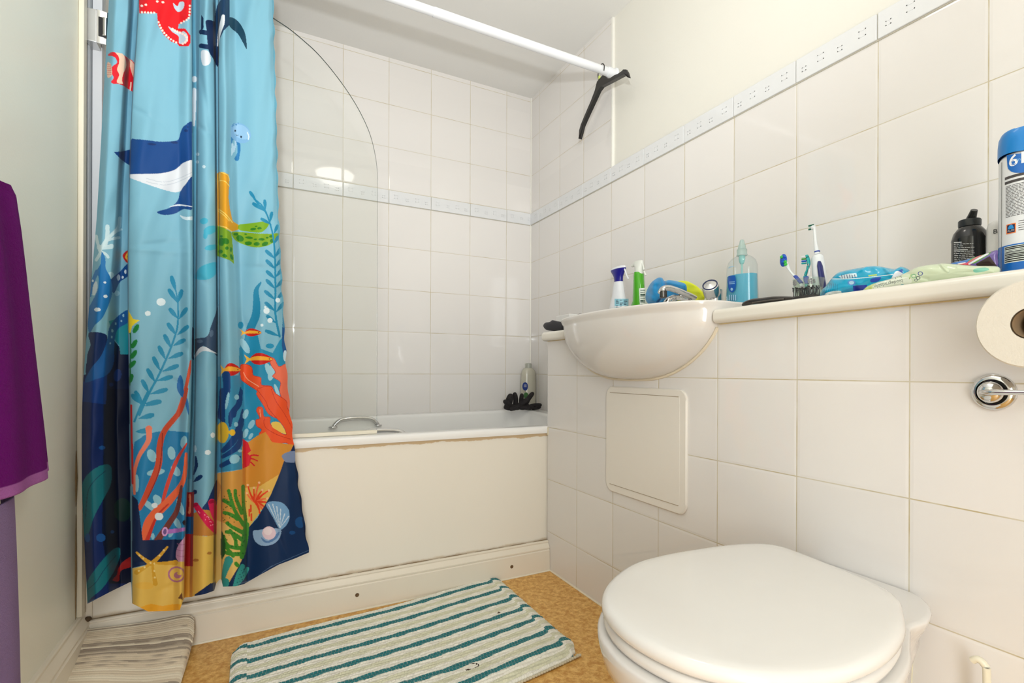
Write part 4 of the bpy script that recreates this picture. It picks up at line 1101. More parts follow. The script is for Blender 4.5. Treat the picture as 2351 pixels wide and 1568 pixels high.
# half width of the bowl where it meets the tiled face, taken from the curve of the joint
JU = [(1475, 872), (1500, 870), (1540, 859), (1580, 836), (1614, 805), (1636, 775), (1648, 752)]
JP = [W(u, v, X=XB) for u, v in JU]
jz = np.array([p.z for p in JP] + [RZ - .03]); jw = np.array([YC - p.y for p in JP] + [.334]); jw[0] = .03
hull = []
for t in (0.0, 0.03, 0.08, 0.14, 0.26, 0.4, 0.55, 0.7, 0.82, 0.91, 0.97, 1.0):
    z = jz[0] + (RZ - 0.022 - jz[0]) * t
    hw = float(np.interp(z, jz, jw))
    k = max(0.03, math.sqrt(max(0, 1 - (1 - t) ** 2.0)))
    hull.append(outline(hw / AY * 1.004, (0.14 + 0.84 * k ** 1.0), z, pw=2.0, back=0.02 + 0.19 * t))
hull += [outline(.99, 1.0, RZ - .014, pw=2.15), outline(1.0, 1.012, RZ - .006, pw=2.2), outline(.994, 1.005, RZ - .001, pw=2.2), outline(.98, .985, RZ, pw=2.2)]
hull += [outline(.93, .90, RZ - .001, pw=2.2, back=.10), outline(.90, .86, RZ - .008, pw=2.2, back=.085), outline(.84, .80, RZ - .05, pw=2.2, back=.07), outline(.65, .62, RZ - .12, pw=2.1, back=.05), outline(.35, .35, RZ - .155, pw=2, back=.03), outline(.06, .1, RZ - .16, pw=2, back=.01)]
g.loft(hull)
g.build('basin_bowl', WHITE, bs, angle=60)
# sealant line where the bowl meets the tiled face
pts = [Vector((XB - .001, YC - w, z)) for z, w in list(zip(jz, jw))[:-1]][::-1] + [Vector((XB - .001, YC + w, z)) for z, w in list(zip(jz, jw))[:-1]]
G().tube(catmull(pts, 5), [.0042] * (len(pts) * 5 - 4), 8, flat=1.0).build('sealant_bead', plain('old_cream_sealant', (232, 220, 196), 0.5, var=.08), bs)

# ---- mixer tap
P0 = W(1604, 671, X=1.10)
tp = empty('mixer_tap', (1.13, P0.y - .01, RZ), 'chrome mixer tap with a round knob on the washbasin back deck', 'tap')
yy = P0.y - .012
G().lathe([(.026, 0), (.026, .006), (.0235, .012), (.0225, .05), (.023, .058)], (1.15, yy, RZ), seg=28).build('tap_body', CHROME, tp)
dirv = Vector((-0.66, -0.36, 0.60)).normalized()
q = Vector((0, 0, 1)).rotation_difference(dirv).to_matrix().to_4x4()
kn_ = G().lathe([(.021, 0), (.0235, .006), (.0235, .03), (.0225, .036), (.0195, .0385)], (1.142, yy, RZ + .045), M=q, seg=32).build('knob', CHROME, tp)
G().lathe([(.0205, .0375), (.0205, .0395), (.0178, .0395), (.0178, .0375)], (1.142, yy, RZ + .045), M=q, seg=32, cap=False).build('blue_ring', plain('dark_blue_enamel', (28, 40, 84), .25), kn_)
G().lathe([(.0176, .0385), (.012, .0405), (.004, .0425), (.001, .0428)], (1.142, yy, RZ + .045), M=q, seg=32).build('knob_cap', CHROME, kn_)
A = [W(u, v, X=x) for u, v, x in ((1592, 684, 1.13), (1575, 676, 1.10), (1552, 666, 1.065), (1533, 661, 1.04), (1521, 664, 1.025), (1518, 674, 1.02))]
G().tube(catmull(A, 5), [.014] * 6 + [.013] * 14 + [.012] * 6, 16, flat=.62).build('spout', CHROME, tp)
p = W(1523, 676, X=1.022)
G().lathe([(.0085, -.010), (.0105, -.008), (.0105, .008), (.009, .010)], p, seg=20).build('aerator', plain('dark_chrome', (90, 88, 86), .2, metal=1), tp)
A = [W(u, v, X=x) for u, v, x in ((1585, 690, 1.12), (1565, 684, 1.09), (1548, 684, 1.07), (1535, 690, 1.05), (1530, 697, 1.045))]
G().tube(catmull(A, 5), [.008] * 10 + [.010] * 11, 14).build('lever', CHROME, tp)

# ---- access panel under the basin
def rr_prism(g, y0, y1, z0, z1, r, xa, xb, bev=.0015):
    n = 8
    rings = []
    for x, d in ((xb, 0), (xa + bev, 0), (xa, bev)):
        rings.append([Vector((x, a, b)) for a, b in rrect(y0 + d, y1 - d, z0 + d, z1 - d, r, n)])
    g.loft(rings)
    return g
ap = empty('access_panel', (XB, 1.135, 0.385), 'white plastic access panel with rounded corners on the boxing below the basin', 'access panel')
PN = plain('access_panel_plastic', (235, 229, 219), 0.28, var=0.012)
rr_prism(G(), .963, 1.306, .385, .715, .030, XB - .007, XB - .0003, .003).build('frame', PN, ap)
rr_prism(G(), .986, 1.286, .4085, .6955, .006, XB - .0074, XB - .0068, .0004).build('inner_panel', PN, ap)
GRV = plain('groove_shadow_gap', (168, 152, 128), .6)
for z in (.6955, .4085): G().tube([(XB - .0073, 1.284, z), (XB - .0073, .990, z)], .0009, 6).build('groove', GRV, ap)

# ---- flush lever
lv = empty('flush_lever', (XB, .347, .733), 'round chrome flush lever on the tiled boxing above the toilet', 'flush lever')
o = (XB - .0003, .347, .7325)
mX = Matrix.Scale(-1, 4, (1, 0, 0))
G().lathe([(.0268, 0), (.0275, .003), (.0262, .007), (.0225, .010), (.0195, .0105), (.0188, .007), (.0188, .004)], o, 'X', 40, M=mX, cap=True).build('rose', CHROME, lv)
G().lathe([(.0188, .0035), (.0186, .0046)], o, 'X', 32, M=mX).build('dark_recess', plain('dark_recess_plastic', (18, 18, 20), .5), lv)
G().lathe([(.0150, .004), (.0165, .010), (.0160, .016), (.0130, .021), (.006, .0235), (.001, .024)], o, 'X', 32, M=mX).build('hub', CHROME, lv)
y0, z0 = .347, .7325
pts = [(XB - .020, y0 + .008, z0), (XB - .027, y0 - .004, z0 + .0005), (XB - .030, y0 - .025, z0 + .001), (XB - .031, y0 - .055, z0 + .002), (XB - .031, y0 - .085, z0 + .003), (XB - .029, y0 - .098, z0 + .003)]
G().tube(catmull(pts, 5), list(np.interp(np.linspace(0, 1, 26), [0, .25, .5, .9, 1], [.0045, .0062, .0050, .0062, .004])), 16, flat=.75).build('handle', CHROME, lv)

# ---- toilet
wc = empty('toilet', (0.72, 0.52, 0), 'white toilet with closed lid backing onto the tiled boxing', 'toilet')
LZ = 0.430
lid = [(.449, .604), (.496, .650), (.576, .690), (.655, .6985), (.731, .693), (.800, .683), (.858, .664), (.888, .632), (.8885, .585), (.882, .536), (.873, .480), (.860, .432), (.838, .404), (.809, .386), (.755, .358), (.700, .341), (.650, .333), (.600, .333), (.559, .339), (.503, .361), (.462, .395), (.434, .440), (.421, .500), (.426, .555)]
lo = np.array(catmull(lid, 4, True))
cen = np.array([.655, .515])
def off(P, d):
    t = np.roll(P, -1, 0) - np.roll(P, 1, 0); nrm = np.stack([t[:, 1], -t[:, 0]], 1); nrm /= np.linalg.norm(nrm, axis=1)[:, None]
    s = np.sign(((P - cen) * nrm).sum(1).mean())
    return P + nrm * d * s
def rg(P, z): return [Vector((x, y, z)) for x, y in P]
def sc_(P, k): return cen + (P - cen) * k
top_ = off(lo, -.004)
SEATM = plain('seat_plastic', (232, 229, 224), 0.14, var=0.01, coat=.3)
g = G()
g.loft([rg(off(lo, -.010), LZ - .021), rg(off(lo, -.002), LZ - .020), rg(off(lo, .002), LZ - .015), rg(off(lo, .0015), LZ - .008), rg(off(lo, -.002), LZ - .003), rg(off(lo, -.008), LZ - .0003), rg(off(lo, -.018), LZ + .001)] + [rg(sc_(top_, k), LZ + .001 + .004 * (1 - k * k)) for k in (.85, .6, .35, .1)])
g.build('lid', SEATM, wc, angle=70)
g = G()
sl = off(lo, -.002)
g.loft([rg(off(lo, -.06), LZ - .040), rg(off(lo, -.010), LZ - .041), rg(off(lo, -.003), LZ - .038), rg(off(lo, -.001), LZ - .031), rg(off(lo, -.004), LZ - .025), rg(off(lo, -.010), LZ - .0235), rg(off(lo, -.06), LZ - .0235)])
g.build('seat', SEATM, wc, angle=70)
# bowl: rim follows the seat in front, widens into square shoulders at the boxing
def resamp(front, z, xf, w, wb, xb=XB - .002, yc=.522):
    pts = []
    for k in range(41):
        a = PI / 2 + PI * k / 40
        pts.append((.68 + (.68 - xf) * math.copysign(abs(math.cos(a)) ** .9, math.cos(a)), yc + w * math.copysign(abs(math.sin(a)) ** .9, math.sin(a))))
    # front arc runs from +y over the tip to -y ; close along the back
    bq = [(.85, .99), (.89, 1.0), (.925, .95), (.955, .86), (.975, .76), (XB - .003, .62)]
    cy_ = .522 + (.530 - .522) * min(1, z / .35)
    pts += [(.79, cy_ - (w + wb) / 2)] + [(x, cy_ - wb * k) for x, k in bq] + [(XB - .003, cy_)] + [(x, cy_ + wb * k) for x, k in bq[::-1]] + [(.79, cy_ + (w + wb) / 2)]
    return pts
def even(pts, z, n=96):
    """ring resampled by direction from the bowl centre, so that rings of different outline line up"""
    Q = np.array(pts, float); c = np.array([.715, .526]); d = Q - c
    a = np.arctan2(d[:, 1], d[:, 0]); o = np.argsort(a); a = a[o]; Q = Q[o]
    A_ = np.concatenate([[a[-1] - 2 * PI], a, [a[0] + 2 * PI]]); Qx = np.concatenate([[Q[-1, 0]], Q[:, 0], [Q[0, 0]]]); Qy = np.concatenate([[Q[-1, 1]], Q[:, 1], [Q[0, 1]]])
    t = np.linspace(-PI, PI, n + 1)[:-1]
    return [Vector((np.interp(k, A_, Qx), np.interp(k, A_, Qy), z)) for k in t]
def rim_pts(d, wb):
    P = off(lo, d); th_ = np.arctan2(P[:, 1] - .515, P[:, 0] - .66)
    P = P[np.argsort(th_)]                                     # counter clockwise from -pi
    fr_ = [tuple(p) for p in P if p[0] < .79]
    lowr = [p for p in fr_ if p[1] < .515]; upr = [p for p in fr_ if p[1] >= .515]
    lowr.sort(key=lambda p: math.atan2(p[1] - .515, p[0] - .66)); upr.sort(key=lambda p: math.atan2(p[1] - .515, p[0] - .66))
    bq = [(.85, .98), (.89, 1.0), (.925, .94), (.955, .83), (.975, .70), (XB - .003, .55)]
    back = [(x, .530 - wb * k) for x, k in bq] + [(XB - .003, .530)] + [(x, .530 + wb * k) for x, k in bq[::-1]]
    return lowr + back + upr
g = G()
Z0 = LZ - .043
rings = []
for z, xf, w, wb in ((0.0, .60, .095, .090), (.012, .597, .098, .092), (.03, .60, .094, .088), (.09, .60, .092, .086), (.16, .575, .105, .090), (.22, .53, .135, .098), (.275, .48, .160, .102), (.32, .446, .174, .116)):
    rings.append(even(resamp(0, z, xf, w, wb), z))
for z, d, wb in ((.345, .000, .122), (.360, .004, .130), (.372, .007, .136), (Z0 - .004, .008, .139), (Z0, .004, .137), (Z0 + .001, -.004, .131), (Z0 + .001, -.06, .09)):
    rings.append(even(rim_pts(d, wb), z))
g.loft(rings)
g.build('bowl', WHITE, wc, angle=60)
for y in (.455, .605): G().lathe([(.012, 0), (.013, .006), (.013, .018), (.010, .021)], (.880, y, Z0), seg=20).build('hinge_bolt', SEATM, wc)
pts = [W(u, v, X=XB - .001) for u, v in ((2073, 1375), (2090, 1381), (2106, 1390), (2120, 1402))]
G().tube(catmull(pts, 4), .0032, 8).build('sealant_bead', plain('white_sealant', (236, 233, 224), 0.4), wc)
pts = [W(u, v, X=XB - .002) for u, v in ((2092, 1480), (2089, 1530), (2086, 1600))]
G().tube(pts, .0045, 8).build('sealant_strip', plain('yellowed_white_sealant', (228, 222, 196), 0.5, var=.08), wc)

# ---- toilet roll on its spindle
rl = W(2368, 742, X=.872)
tr = empty('toilet_roll', (.93, rl.y, rl.z), 'white toilet roll hanging end-on from the boxing at the right edge', 'toilet roll')
PAPER = plain('tissue_paper', (226, 219, 206), 0.9, var=0.02, nscale=60, bstr=.25, bscale=500)
g = G()
R, r_ = .0575, .0205
g.lathe([(r_, 0), (R - .002, 0), (R, .002), (R, .104), (R - .002, .106), (r_, .106)], (.872, rl.y, rl.z), 'X', 56, cap=False)
g.build('paper', PAPER, tr)
G().lathe([(r_ - .0002, .001), (r_ - .0002, .105), (r_ - .0014, .105), (r_ - .0014, .001)], (.872, rl.y, rl.z), 'X', 40, cap=False).build('cardboard_core', plain('grey_brown_cardboard', (150, 124, 92), .9, var=.1), tr)
hd = empty('roll_holder', (XB, rl.y, rl.z), 'dark spindle of the roll holder seen inside the toilet roll core', 'toilet roll holder')
G().lathe([(.006, .888), (.009, .891), (.009, XB - .0004)], (0, rl.y, rl.z), 'X', 20).build('spindle', plain('dark_bronze', (72, 56, 42), .35, metal=.7), hd)

# ---- toilet brush handle behind the toilet
b0 = W(2256, 1518, X=.955)
tb = empty('toilet_brush', (.955, b0.y, 0), 'cream plastic toilet brush handle standing between toilet and boxing', 'toilet brush')
IV = plain('ivory_plastic', (232, 226, 204), 0.25)
G().tube(catmull([(.955, b0.y + .012, b0.z - .005), (.955, b0.y + .006, b0.z), (.955, b0.y - .002, b0.z - .004), (.955, b0.y - .005, b0.z - .02), (.955, b0.y - .005, .20), (.955, b0.y - .004, .10)], 6), .0055, 12, flat=.9).build('handle', IV, tb)
G().lathe([(.030, 0), (.036, .004), (.034, .06), (.028, .11), (.020, .125), (.012, .127)], (.950, b0.y - .004, 0), seg=28).build('holder', IV, tb)

# ================================================================== COAT HANGER on the rod
hk = W(1383, 140, X=1.222)
hx = 1.222
hg = empty('coat_hanger', (hx, YRD, ZRD - .03), 'black plastic coat hanger tilting from the right end of the white rod', 'coat hanger')
WR = plain('black_wire', (42, 40, 38), 0.35, metal=.5)
hp = []
for a in range(-30, 200, 15):
    r = math.radians(a); hp.append((hx, YRD - .021 * math.cos(r), ZRD + .001 + .021 * math.sin(r)))
top2 = [W(u, v, X=hx) for u, v in ((1374, 154), (1374, 166), (1379, 174), (1380, 180))]
pts = [(hx, YRD + .004 - .0225, ZRD - .014)] + [(hx, YRD - .0205 * math.cos(math.radians(a)), ZRD + .0205 * math.sin(math.radians(a))) for a in range(0, 181, 18)]
pts = pts[::1] + [(hx, YRD + .0215, ZRD - .018), (hx, YRD + .016, ZRD - .034), (hx, YRD + .006, ZRD - .046), (hx, YRD + .002, ZRD - .058)]
G().tube(catmull(pts, 4), .0019, 10).build('hook', WR, hg)
nk = Vector((hx, YRD + .002, ZRD - .055))
def hpx(u, v): p = W(u, v, X=hx); return (p.y, p.z)
body = [hpx(*q) for q in ((1378, 181), (1385, 173), (1391, 175), (1397, 181), (1402, 180), (1412, 173), (1420, 170), (1430, 163), (1432, 160), (1439, 160), (1443, 167), (1446, 177), (1442, 178), (1438, 171), (1435, 169), (1385, 198), (1378, 206),
        (1366, 232), (1352, 262), (1341, 287), (1337, 304), (1334, 318), (1330, 318), (1331, 300), (1335, 286), (1345, 262), (1358, 232), (1367, 208), (1372, 188))]
g = G()
n = len(body)
F = [Vector((hx - .0035, y, z)) for y, z in body]; B = [Vector((hx + .0035, y, z)) for y, z in body]
g.add(F + B, [tuple(range(n)), tuple(range(2 * n - 1, n - 1, -1))] + [(i, n + i, n + (i + 1) % n, (i + 1) % n) for i in range(n)])
hb = g.build('hanger_body', plain('black_hanger_plastic', (38, 35, 33), 0.38, var=.1), hg, smooth_on=False)
# stiffening flange along the lower edge
low = [hpx(*q) for q in ((1444, 177), (1437, 170), (1384, 198), (1377, 207), (1365, 233), (1351, 263), (1340, 288), (1336, 304), (1332, 318))]
g = G()
g.loft([[Vector((hx - .009, y, z)), Vector((hx + .009, y, z)), Vector((hx + .009, y, z - .0025)), Vector((hx - .009, y, z - .0025))] for y, z in low])
g.build('flange', BLACKP, hg, smooth_on=False)
p = hpx(1376, 178)
G().box(hx - .004, hx + .004, p[0] - .004, p[0] + .004, p[1] - .007, p[1] + .007, .002).build('size_tag', plain('yellow_green_plastic', (206, 220, 120), .4), hg)

# ================================================================== BATH MAT (striped)
R_, C_ = 560, 700
A = np.linspace(0, 1, C_)[None, :].repeat(R_, 0); Bv = np.linspace(0, 1, R_)[:, None].repeat(C_, 1)
TL, TR, BR, BL = (np.array(q) for q in (W(531, 1483, Z=.012)[:2], W(1141, 1322, Z=.012)[:2], W(1337, 1494, Z=.010)[:2], (-.058, 1.02)))
bow = 0.0
XX = (TL[0] * (1 - A) + TR[0] * A) * (1 - Bv) + (BL[0] * (1 - A) + BR[0] * A) * Bv
YY = (TL[1] * (1 - A) + TR[1] * A) * (1 - Bv) + (BL[1] * (1 - A) + BR[1] * A) * Bv
# soft corners and a slight bow
edge = np.minimum(np.minimum(A * 1.6, (1 - A) * 1.6), np.minimum(Bv, 1 - Bv))
YY += .006 * np.sin(A * 9) * (1 - Bv) + .010 * np.sin(A * 5 + 1) * Bv
cor = np.exp(-((A / .03) ** 2 + (Bv / .05) ** 2)); XX += .012 * cor; YY -= .012 * cor
cor = np.exp(-(((1 - A) / .03) ** 2 + ((1 - Bv) / .05) ** 2)); XX -= .014 * cor; YY += .014 * cor
rows = 58.0                                  # weft cords front to back
wave = .35 * np.sin(A * 14 + Bv * 3) * np.exp(-((Bv - .86) / .12) ** 2) * (A > .1)
q = Bv * rows + wave + .18 * np.sin(A * 60 + np.floor(Bv * rows) * 2.1)
ph = q - np.floor(q)
cord = np.sqrt(np.clip(1 - (2 * ph - 1) ** 2, 0, 1))
off_ = (np.floor(q) % 2) * .5
wf = A * 92 + off_ + .2 * np.sin(np.floor(q) * 5.3)
wp = wf - np.floor(wf)
knot = np.clip(np.abs(2 * wp - 1) * 3.5, 0, 1)
rnd = np.sin(np.floor(q) * 12.9898 + np.floor(wf) * 78.233) * 43758.5453; rnd = rnd - np.floor(rnd)
ZZ = .0035 + .0065 * np.clip(edge * 40, 0, 1) + .0040 * cord * (0.55 + .45 * knot) + .0012 * rnd * cord
ZZ += .006 * np.exp(-((Bv - .90) / .05) ** 2) * np.clip((A - .42) * 6, 0, 1) + .004 * np.exp(-((A - .03) / .02) ** 2) + .004 * np.exp(-((A - .965) / .015) ** 2)
ZZ = np.where((A == 0) | (A == 1) | (Bv == 0) | (Bv == 1), .0006, ZZ)
MATW = painted('woven_cotton', 0.9, sheen=.2, bstr=.5, bscale=700)
mt = grid_mesh('bath_mat', XX, YY, ZZ, MATW)
tag(mt, 'white and sage woven bath mat with thin teal stripes on the floor', 'bath mat')
cf = np.floor(q)
per = 8.0
k = np.mod(cf + 1.0, per)
white, sage, teal = slin((236, 232, 218)), slin((216, 214, 186)), slin((24, 112, 116))
kk = np.mod((np.round(cf) + 5.0), per)
colr = np.where((kk < 1.6)[..., None], teal, np.where(((kk > 3.6) & (kk < 5.8))[..., None], sage, white))
# stripes step half a band at the hemmed ends
endm = (A < .045) | (A > .955)
kk2 = np.mod(cf + 6.0, per)
colr2 = np.where((kk2 < 1.7)[..., None], teal * 1.0, np.where(((kk2 > 3.5) & (kk2 < 6.0))[..., None], sage, white))
colr = np.where(endm[..., None], colr2, colr)
colr = colr * (.92 + .10 * rnd[..., None])
thread = ((knot < .5) & (colr[..., 1] < .3))[..., None]
colr = np.where(thread, colr * .75 + white * .22, colr)
P_ = Print(XX, YY, (255, 255, 255)); P_.c = colr.reshape(-1, 3)
P_.stroke([(0.46, 1.185), (.49, 1.183), (.496, 1.196), (.48, 1.205)], .003, (60, 44, 34))
P_.ell(.66, 1.42, .005, .004, 0, (90, 70, 50)); P_.ell(.62, 1.40, .003, .003, 0, (70, 60, 50))
P_.store(mt.data)
# looped cord edging along the near side and part of the left side
g = G()
for i in range(96):
    t = (i + .5) / 96
    x = BL[0] * (1 - t) + BR[0] * t - (.014 if t > .99 else 0); y = BL[1] * (1 - t) + BR[1] * t + .010 * math.sin(t * 5 + 1) - .001
    g.ball((x, y - .001, .0055), .0048, 8, (1.05, .8, .75))
g.build('looped_edging', plain('grey_cotton_cord', (196, 186, 160), .9, var=.1, nscale=200), mt)

# ================================================================== GREY MAT propped on the skirting
R_, C_ = 220, 240
# control net, rows from the wall edge to the front edge: picture point, y or z
net = [
 [((196, 1446), dict(Y=1.655)), ((270, 1437), dict(Y=1.652)), ((360, 1424), dict(Y=1.652)), ((425, 1412), dict(Y=1.654)), ((446, 1420), dict(Y=1.645))],
 [((186, 1478), dict(Y=1.610)), ((262, 1472), dict(Y=1.612)), ((352, 1462), dict(Y=1.612)), ((425, 1452), dict(Y=1.612)), ((444, 1462), dict(Y=1.60))],
 [((165, 1520), dict(Y=1.56)), ((250, 1512), dict(Y=1.555)), ((340, 1510), dict(Y=1.55)), ((418, 1502), dict(Y=1.545)), ((434, 1508), dict(Z=.014))],
 [((135, 1565), dict(Y=1.50)), ((230, 1562), dict(Y=1.49)), ((330, 1562), dict(Y=1.47)), ((404, 1556), dict(Z=.016)), ((416, 1566), dict(Z=.010))],
 [((100, 1640), dict(Y=1.42)), ((205, 1640), dict(Y=1.40)), ((310, 1640), dict(Z=.016)), ((380, 1640), dict(Z=.014)), ((392, 1640), dict(Z=.006))],
 [((50, 1760), dict(Z=.014)), ((160, 1760), dict(Z=.014)), ((280, 1760), dict(Z=.014)), ((350, 1760), dict(Z=.014)), ((362, 1760), dict(Z=.006))],
]
NP = np.array([[list(W(u, v, **k)) for (u, v), k in row] for row in net])
NP[..., 0] = np.maximum(NP[..., 0], XL + .004)
def refine(arr, n):   # catmull along axis 0
    out = []
    m = len(arr)
    for t in np.linspace(0, m - 1 - 1e-6, n):
        i = int(t); f = t - i
        p0, p1, p2, p3 = arr[max(i - 1, 0)], arr[i], arr[min(i + 1, m - 1)], arr[min(i + 2, m - 1)]
        out.append(.5 * (2 * p1 + (-p0 + p2) * f + (2 * p0 - 5 * p1 + 4 * p2 - p3) * f * f + (-p0 + 3 * p1 - 3 * p2 + p3) * f ** 3))
    return np.array(out)
S1 = refine(NP, R_); S2 = refine(S1.transpose(1, 0, 2), C_).transpose(1, 0, 2)
S2[..., 2] = np.maximum(S2[..., 2], .006)
S2[..., 1] = np.minimum(S2[..., 1], 1.657)
ai = np.linspace(0, 1, C_)[None]; bi = np.linspace(0, 1, R_)[:, None]
rib = .0011 * np.abs(np.sin(bi * 150 + .5 * np.sin(ai * 9)))
S2[..., 2] += rib
GM = painted('grey_woven_cotton', .95, sheen=.2, bstr=.6, bscale=500)
gm = grid_mesh('bath_mat', S2[..., 0], S2[..., 1], S2[..., 2], GM)
tag(gm, 'grey-beige ribbed cotton mat crumpled against the skirting in the corner', 'bath mat')
md = gm.modifiers.new('thickness', 'SOLIDIFY'); md.thickness = .006; md.offset = -1.0
sb = np.sin(bi * 150 + .5 * np.sin(ai * 9)) ; fl = np.floor(bi * 48 + .16 * np.sin(ai * 9))
rr = np.sin(fl * 12.9898) * 43758.5453; rr = rr - np.floor(rr)
brk = np.sin(ai * 40 + fl * 3.7) * .5 + np.sin(ai * 17 + fl * 1.3) * .5
base = slin((216, 200, 174)); dk = slin((134, 120, 106)); lt = slin((228, 216, 192))
f = np.clip((rr - .62) * 5 + brk * .7, 0, 1)[..., None] * .75
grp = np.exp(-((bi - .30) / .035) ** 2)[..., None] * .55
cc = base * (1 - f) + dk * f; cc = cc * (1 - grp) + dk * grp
l2 = (rr < .22)[..., None] * np.ones_like(cc[..., :1]); cc = np.where(l2 > 0, lt, cc)
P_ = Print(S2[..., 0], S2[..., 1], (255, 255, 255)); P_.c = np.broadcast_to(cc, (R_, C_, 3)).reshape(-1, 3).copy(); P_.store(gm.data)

# ================================================================== TOWELS on the left wall
def cloth_sheet(edge, y_in, X0=XL + .02, nr=300, nc=120):
    """towel against the left wall: edge = [(u, v)] of its visible outer edge, y_in its near edge"""
    ev = np.array([p[1] for p in edge], float); eu = np.array([p[0] for p in edge], float)
    rws = np.linspace(0, 1, nr); X3 = X0 + .008; pts = []
    for r in rws:
        v = ev[0] + (ev[-1] - ev[0]) * r
        pf = W(np.interp(v, ev, eu), v, X=X3)
        pts.append((pf.y, pf.z))
    pts = np.array(pts); t = np.linspace(0, 1, nc)
    return y_in + (pts[:, :1] - y_in) * t[None], pts[:, 1:] + 0 * t[None], t, rws
TOW = painted('terry_cotton', .95, sheen=.02, spec=.1)
def terry(m):
    nt = m.node_tree; b = nt.nodes['Principled BSDF']
    n = noise(nt, 420, 4, .7); n2 = noise(nt, 130, 3, .6)
    bump(nt, b, math_node(nt, 'ADD', n, n2), .9, .004)
terry(TOW)
# purple towel: folded over the hook, front layer seen from its side
edge = [(6, 438), (20, 462), (34, 540), (48, 640), (62, 760), (76, 880), (88, 980), (98, 1078)]
Yg, Zg, t, rws = cloth_sheet(edge, .78)
wave_ = .010 * np.sin(t * 11 + .5)[None] * rws[:, None] ** .6 + .006 * np.sin(t * 23 + rws[:, None] * 2)
prof_ = .020 + .018 * np.sqrt(np.clip(1 - (2 * t[None] - 1) ** 6, 0, 1))
Xf = XL + .006 + prof_ + wave_ * np.clip(1 - (2 * t[None] - 1) ** 4, 0, 1) + .012 * rws[:, None] * np.clip(1 - (2 * t[None] - 1) ** 6, 0, 1)
pt = grid_mesh('bath_towel', Xf[:, ::-1], Yg[:, ::-1], Zg[:, ::-1], TOW)
tag(pt, 'deep purple terry towel hanging on the left wall', 'towel')
md = pt.modifiers.new('thickness', 'SOLIDIFY'); md.thickness = .005; md.offset = -1
P_ = Print(Yg[:, ::-1], Zg[:, ::-1], (110, 12, 114))
zb = Zg.min()
P_.c[P_.q < zb + .018] = slin((176, 104, 176))
P_.store(pt.data)
hk_ = empty('towel_hook', (XL, 1.10, 1.035), 'blue green hook holding the purple towel on the left wall', 'hook')
pp = W(21, 464, X=XL + .03)
HKM = plain('teal_painted_metal', (70, 134, 150), .35)
G().box(XL + .0004, XL + .006, pp.y - .024, pp.y - .006, pp.z - .03, pp.z + .010, .002).build('back_plate', HKM, hk_)
G().tube(catmull([(XL + .004, pp.y - .008, pp.z - .008), (XL + .016, pp.y - .007, pp.z - .010), (XL + .024, pp.y - .006, pp.z - .003), (XL + .026, pp.y - .005, pp.z + .004)], 5), .005, 12).build('peg', HKM, hk_)
# lilac towel lower down, nearer the camera
edge = [(0, 1135), (6, 1240), (11, 1350), (15, 1460), (18, 1570), (21, 1700)]
Yg, Zg, t, rws = cloth_sheet(edge, .70)
prof_ = .022 + .028 * np.sqrt(np.clip(1 - (2 * t[None] - 1) ** 6, 0, 1))
Xf = XL + .006 + prof_ + .008 * np.sin(t * 17)[None] * rws[:, None] * np.clip(1 - (2 * t[None] - 1) ** 4, 0, 1)
lt_ = grid_mesh('hand_towel', Xf[:, ::-1], Yg[:, ::-1], Zg[:, ::-1], TOW)
tag(lt_, 'pale lilac towel hanging below the purple towel at the left edge', 'towel')
md = lt_.modifiers.new('thickness', 'SOLIDIFY'); md.thickness = .005; md.offset = -1
P_ = Print(Yg[:, ::-1], Zg[:, ::-1], (150, 126, 172)); P_.store(lt_.data)

# ================================================================== TOILETRIES ON LEDGE AND BASIN
def lz(pts, c): return [(r, h) for r, h in pts]
def label_on_cyl(g, vs, fs, cx, cy, R, ang0, z0, mi=0):
    """wrap flat lettering (x right, y up, metres) round an upright cylinder; ang0 is the facing direction"""
    out = []
    for v in vs:
        a = ang0 + v.x / R
        out.append(Vector((cx + (R + .0002 + v.z) * math.cos(a), cy + (R + .0002 + v.z) * math.sin(a), z0 + v.y)))
    g.add(out, fs, mi)
def patch(cx, cy, R, a0, a1, z0, z1, name, mat, parent, d=.0003, n=20):
    """printed label bent round an upright round bottle"""
    g = G()
    rings = []
    for k in range(n + 1):
        a = a0 + (a1 - a0) * k / n
        rings.append([Vector((cx + (R + q) * math.cos(a), cy + (R + q) * math.sin(a), z)) for q, z in ((0, z0), (d, z0), (d, z1), (0, z1))])
    g.loft(rings)
    return g.build(name, mat, parent)
def face_dir(x, y): return math.atan2(-y, -x)      # direction of the viewer from (x, y)

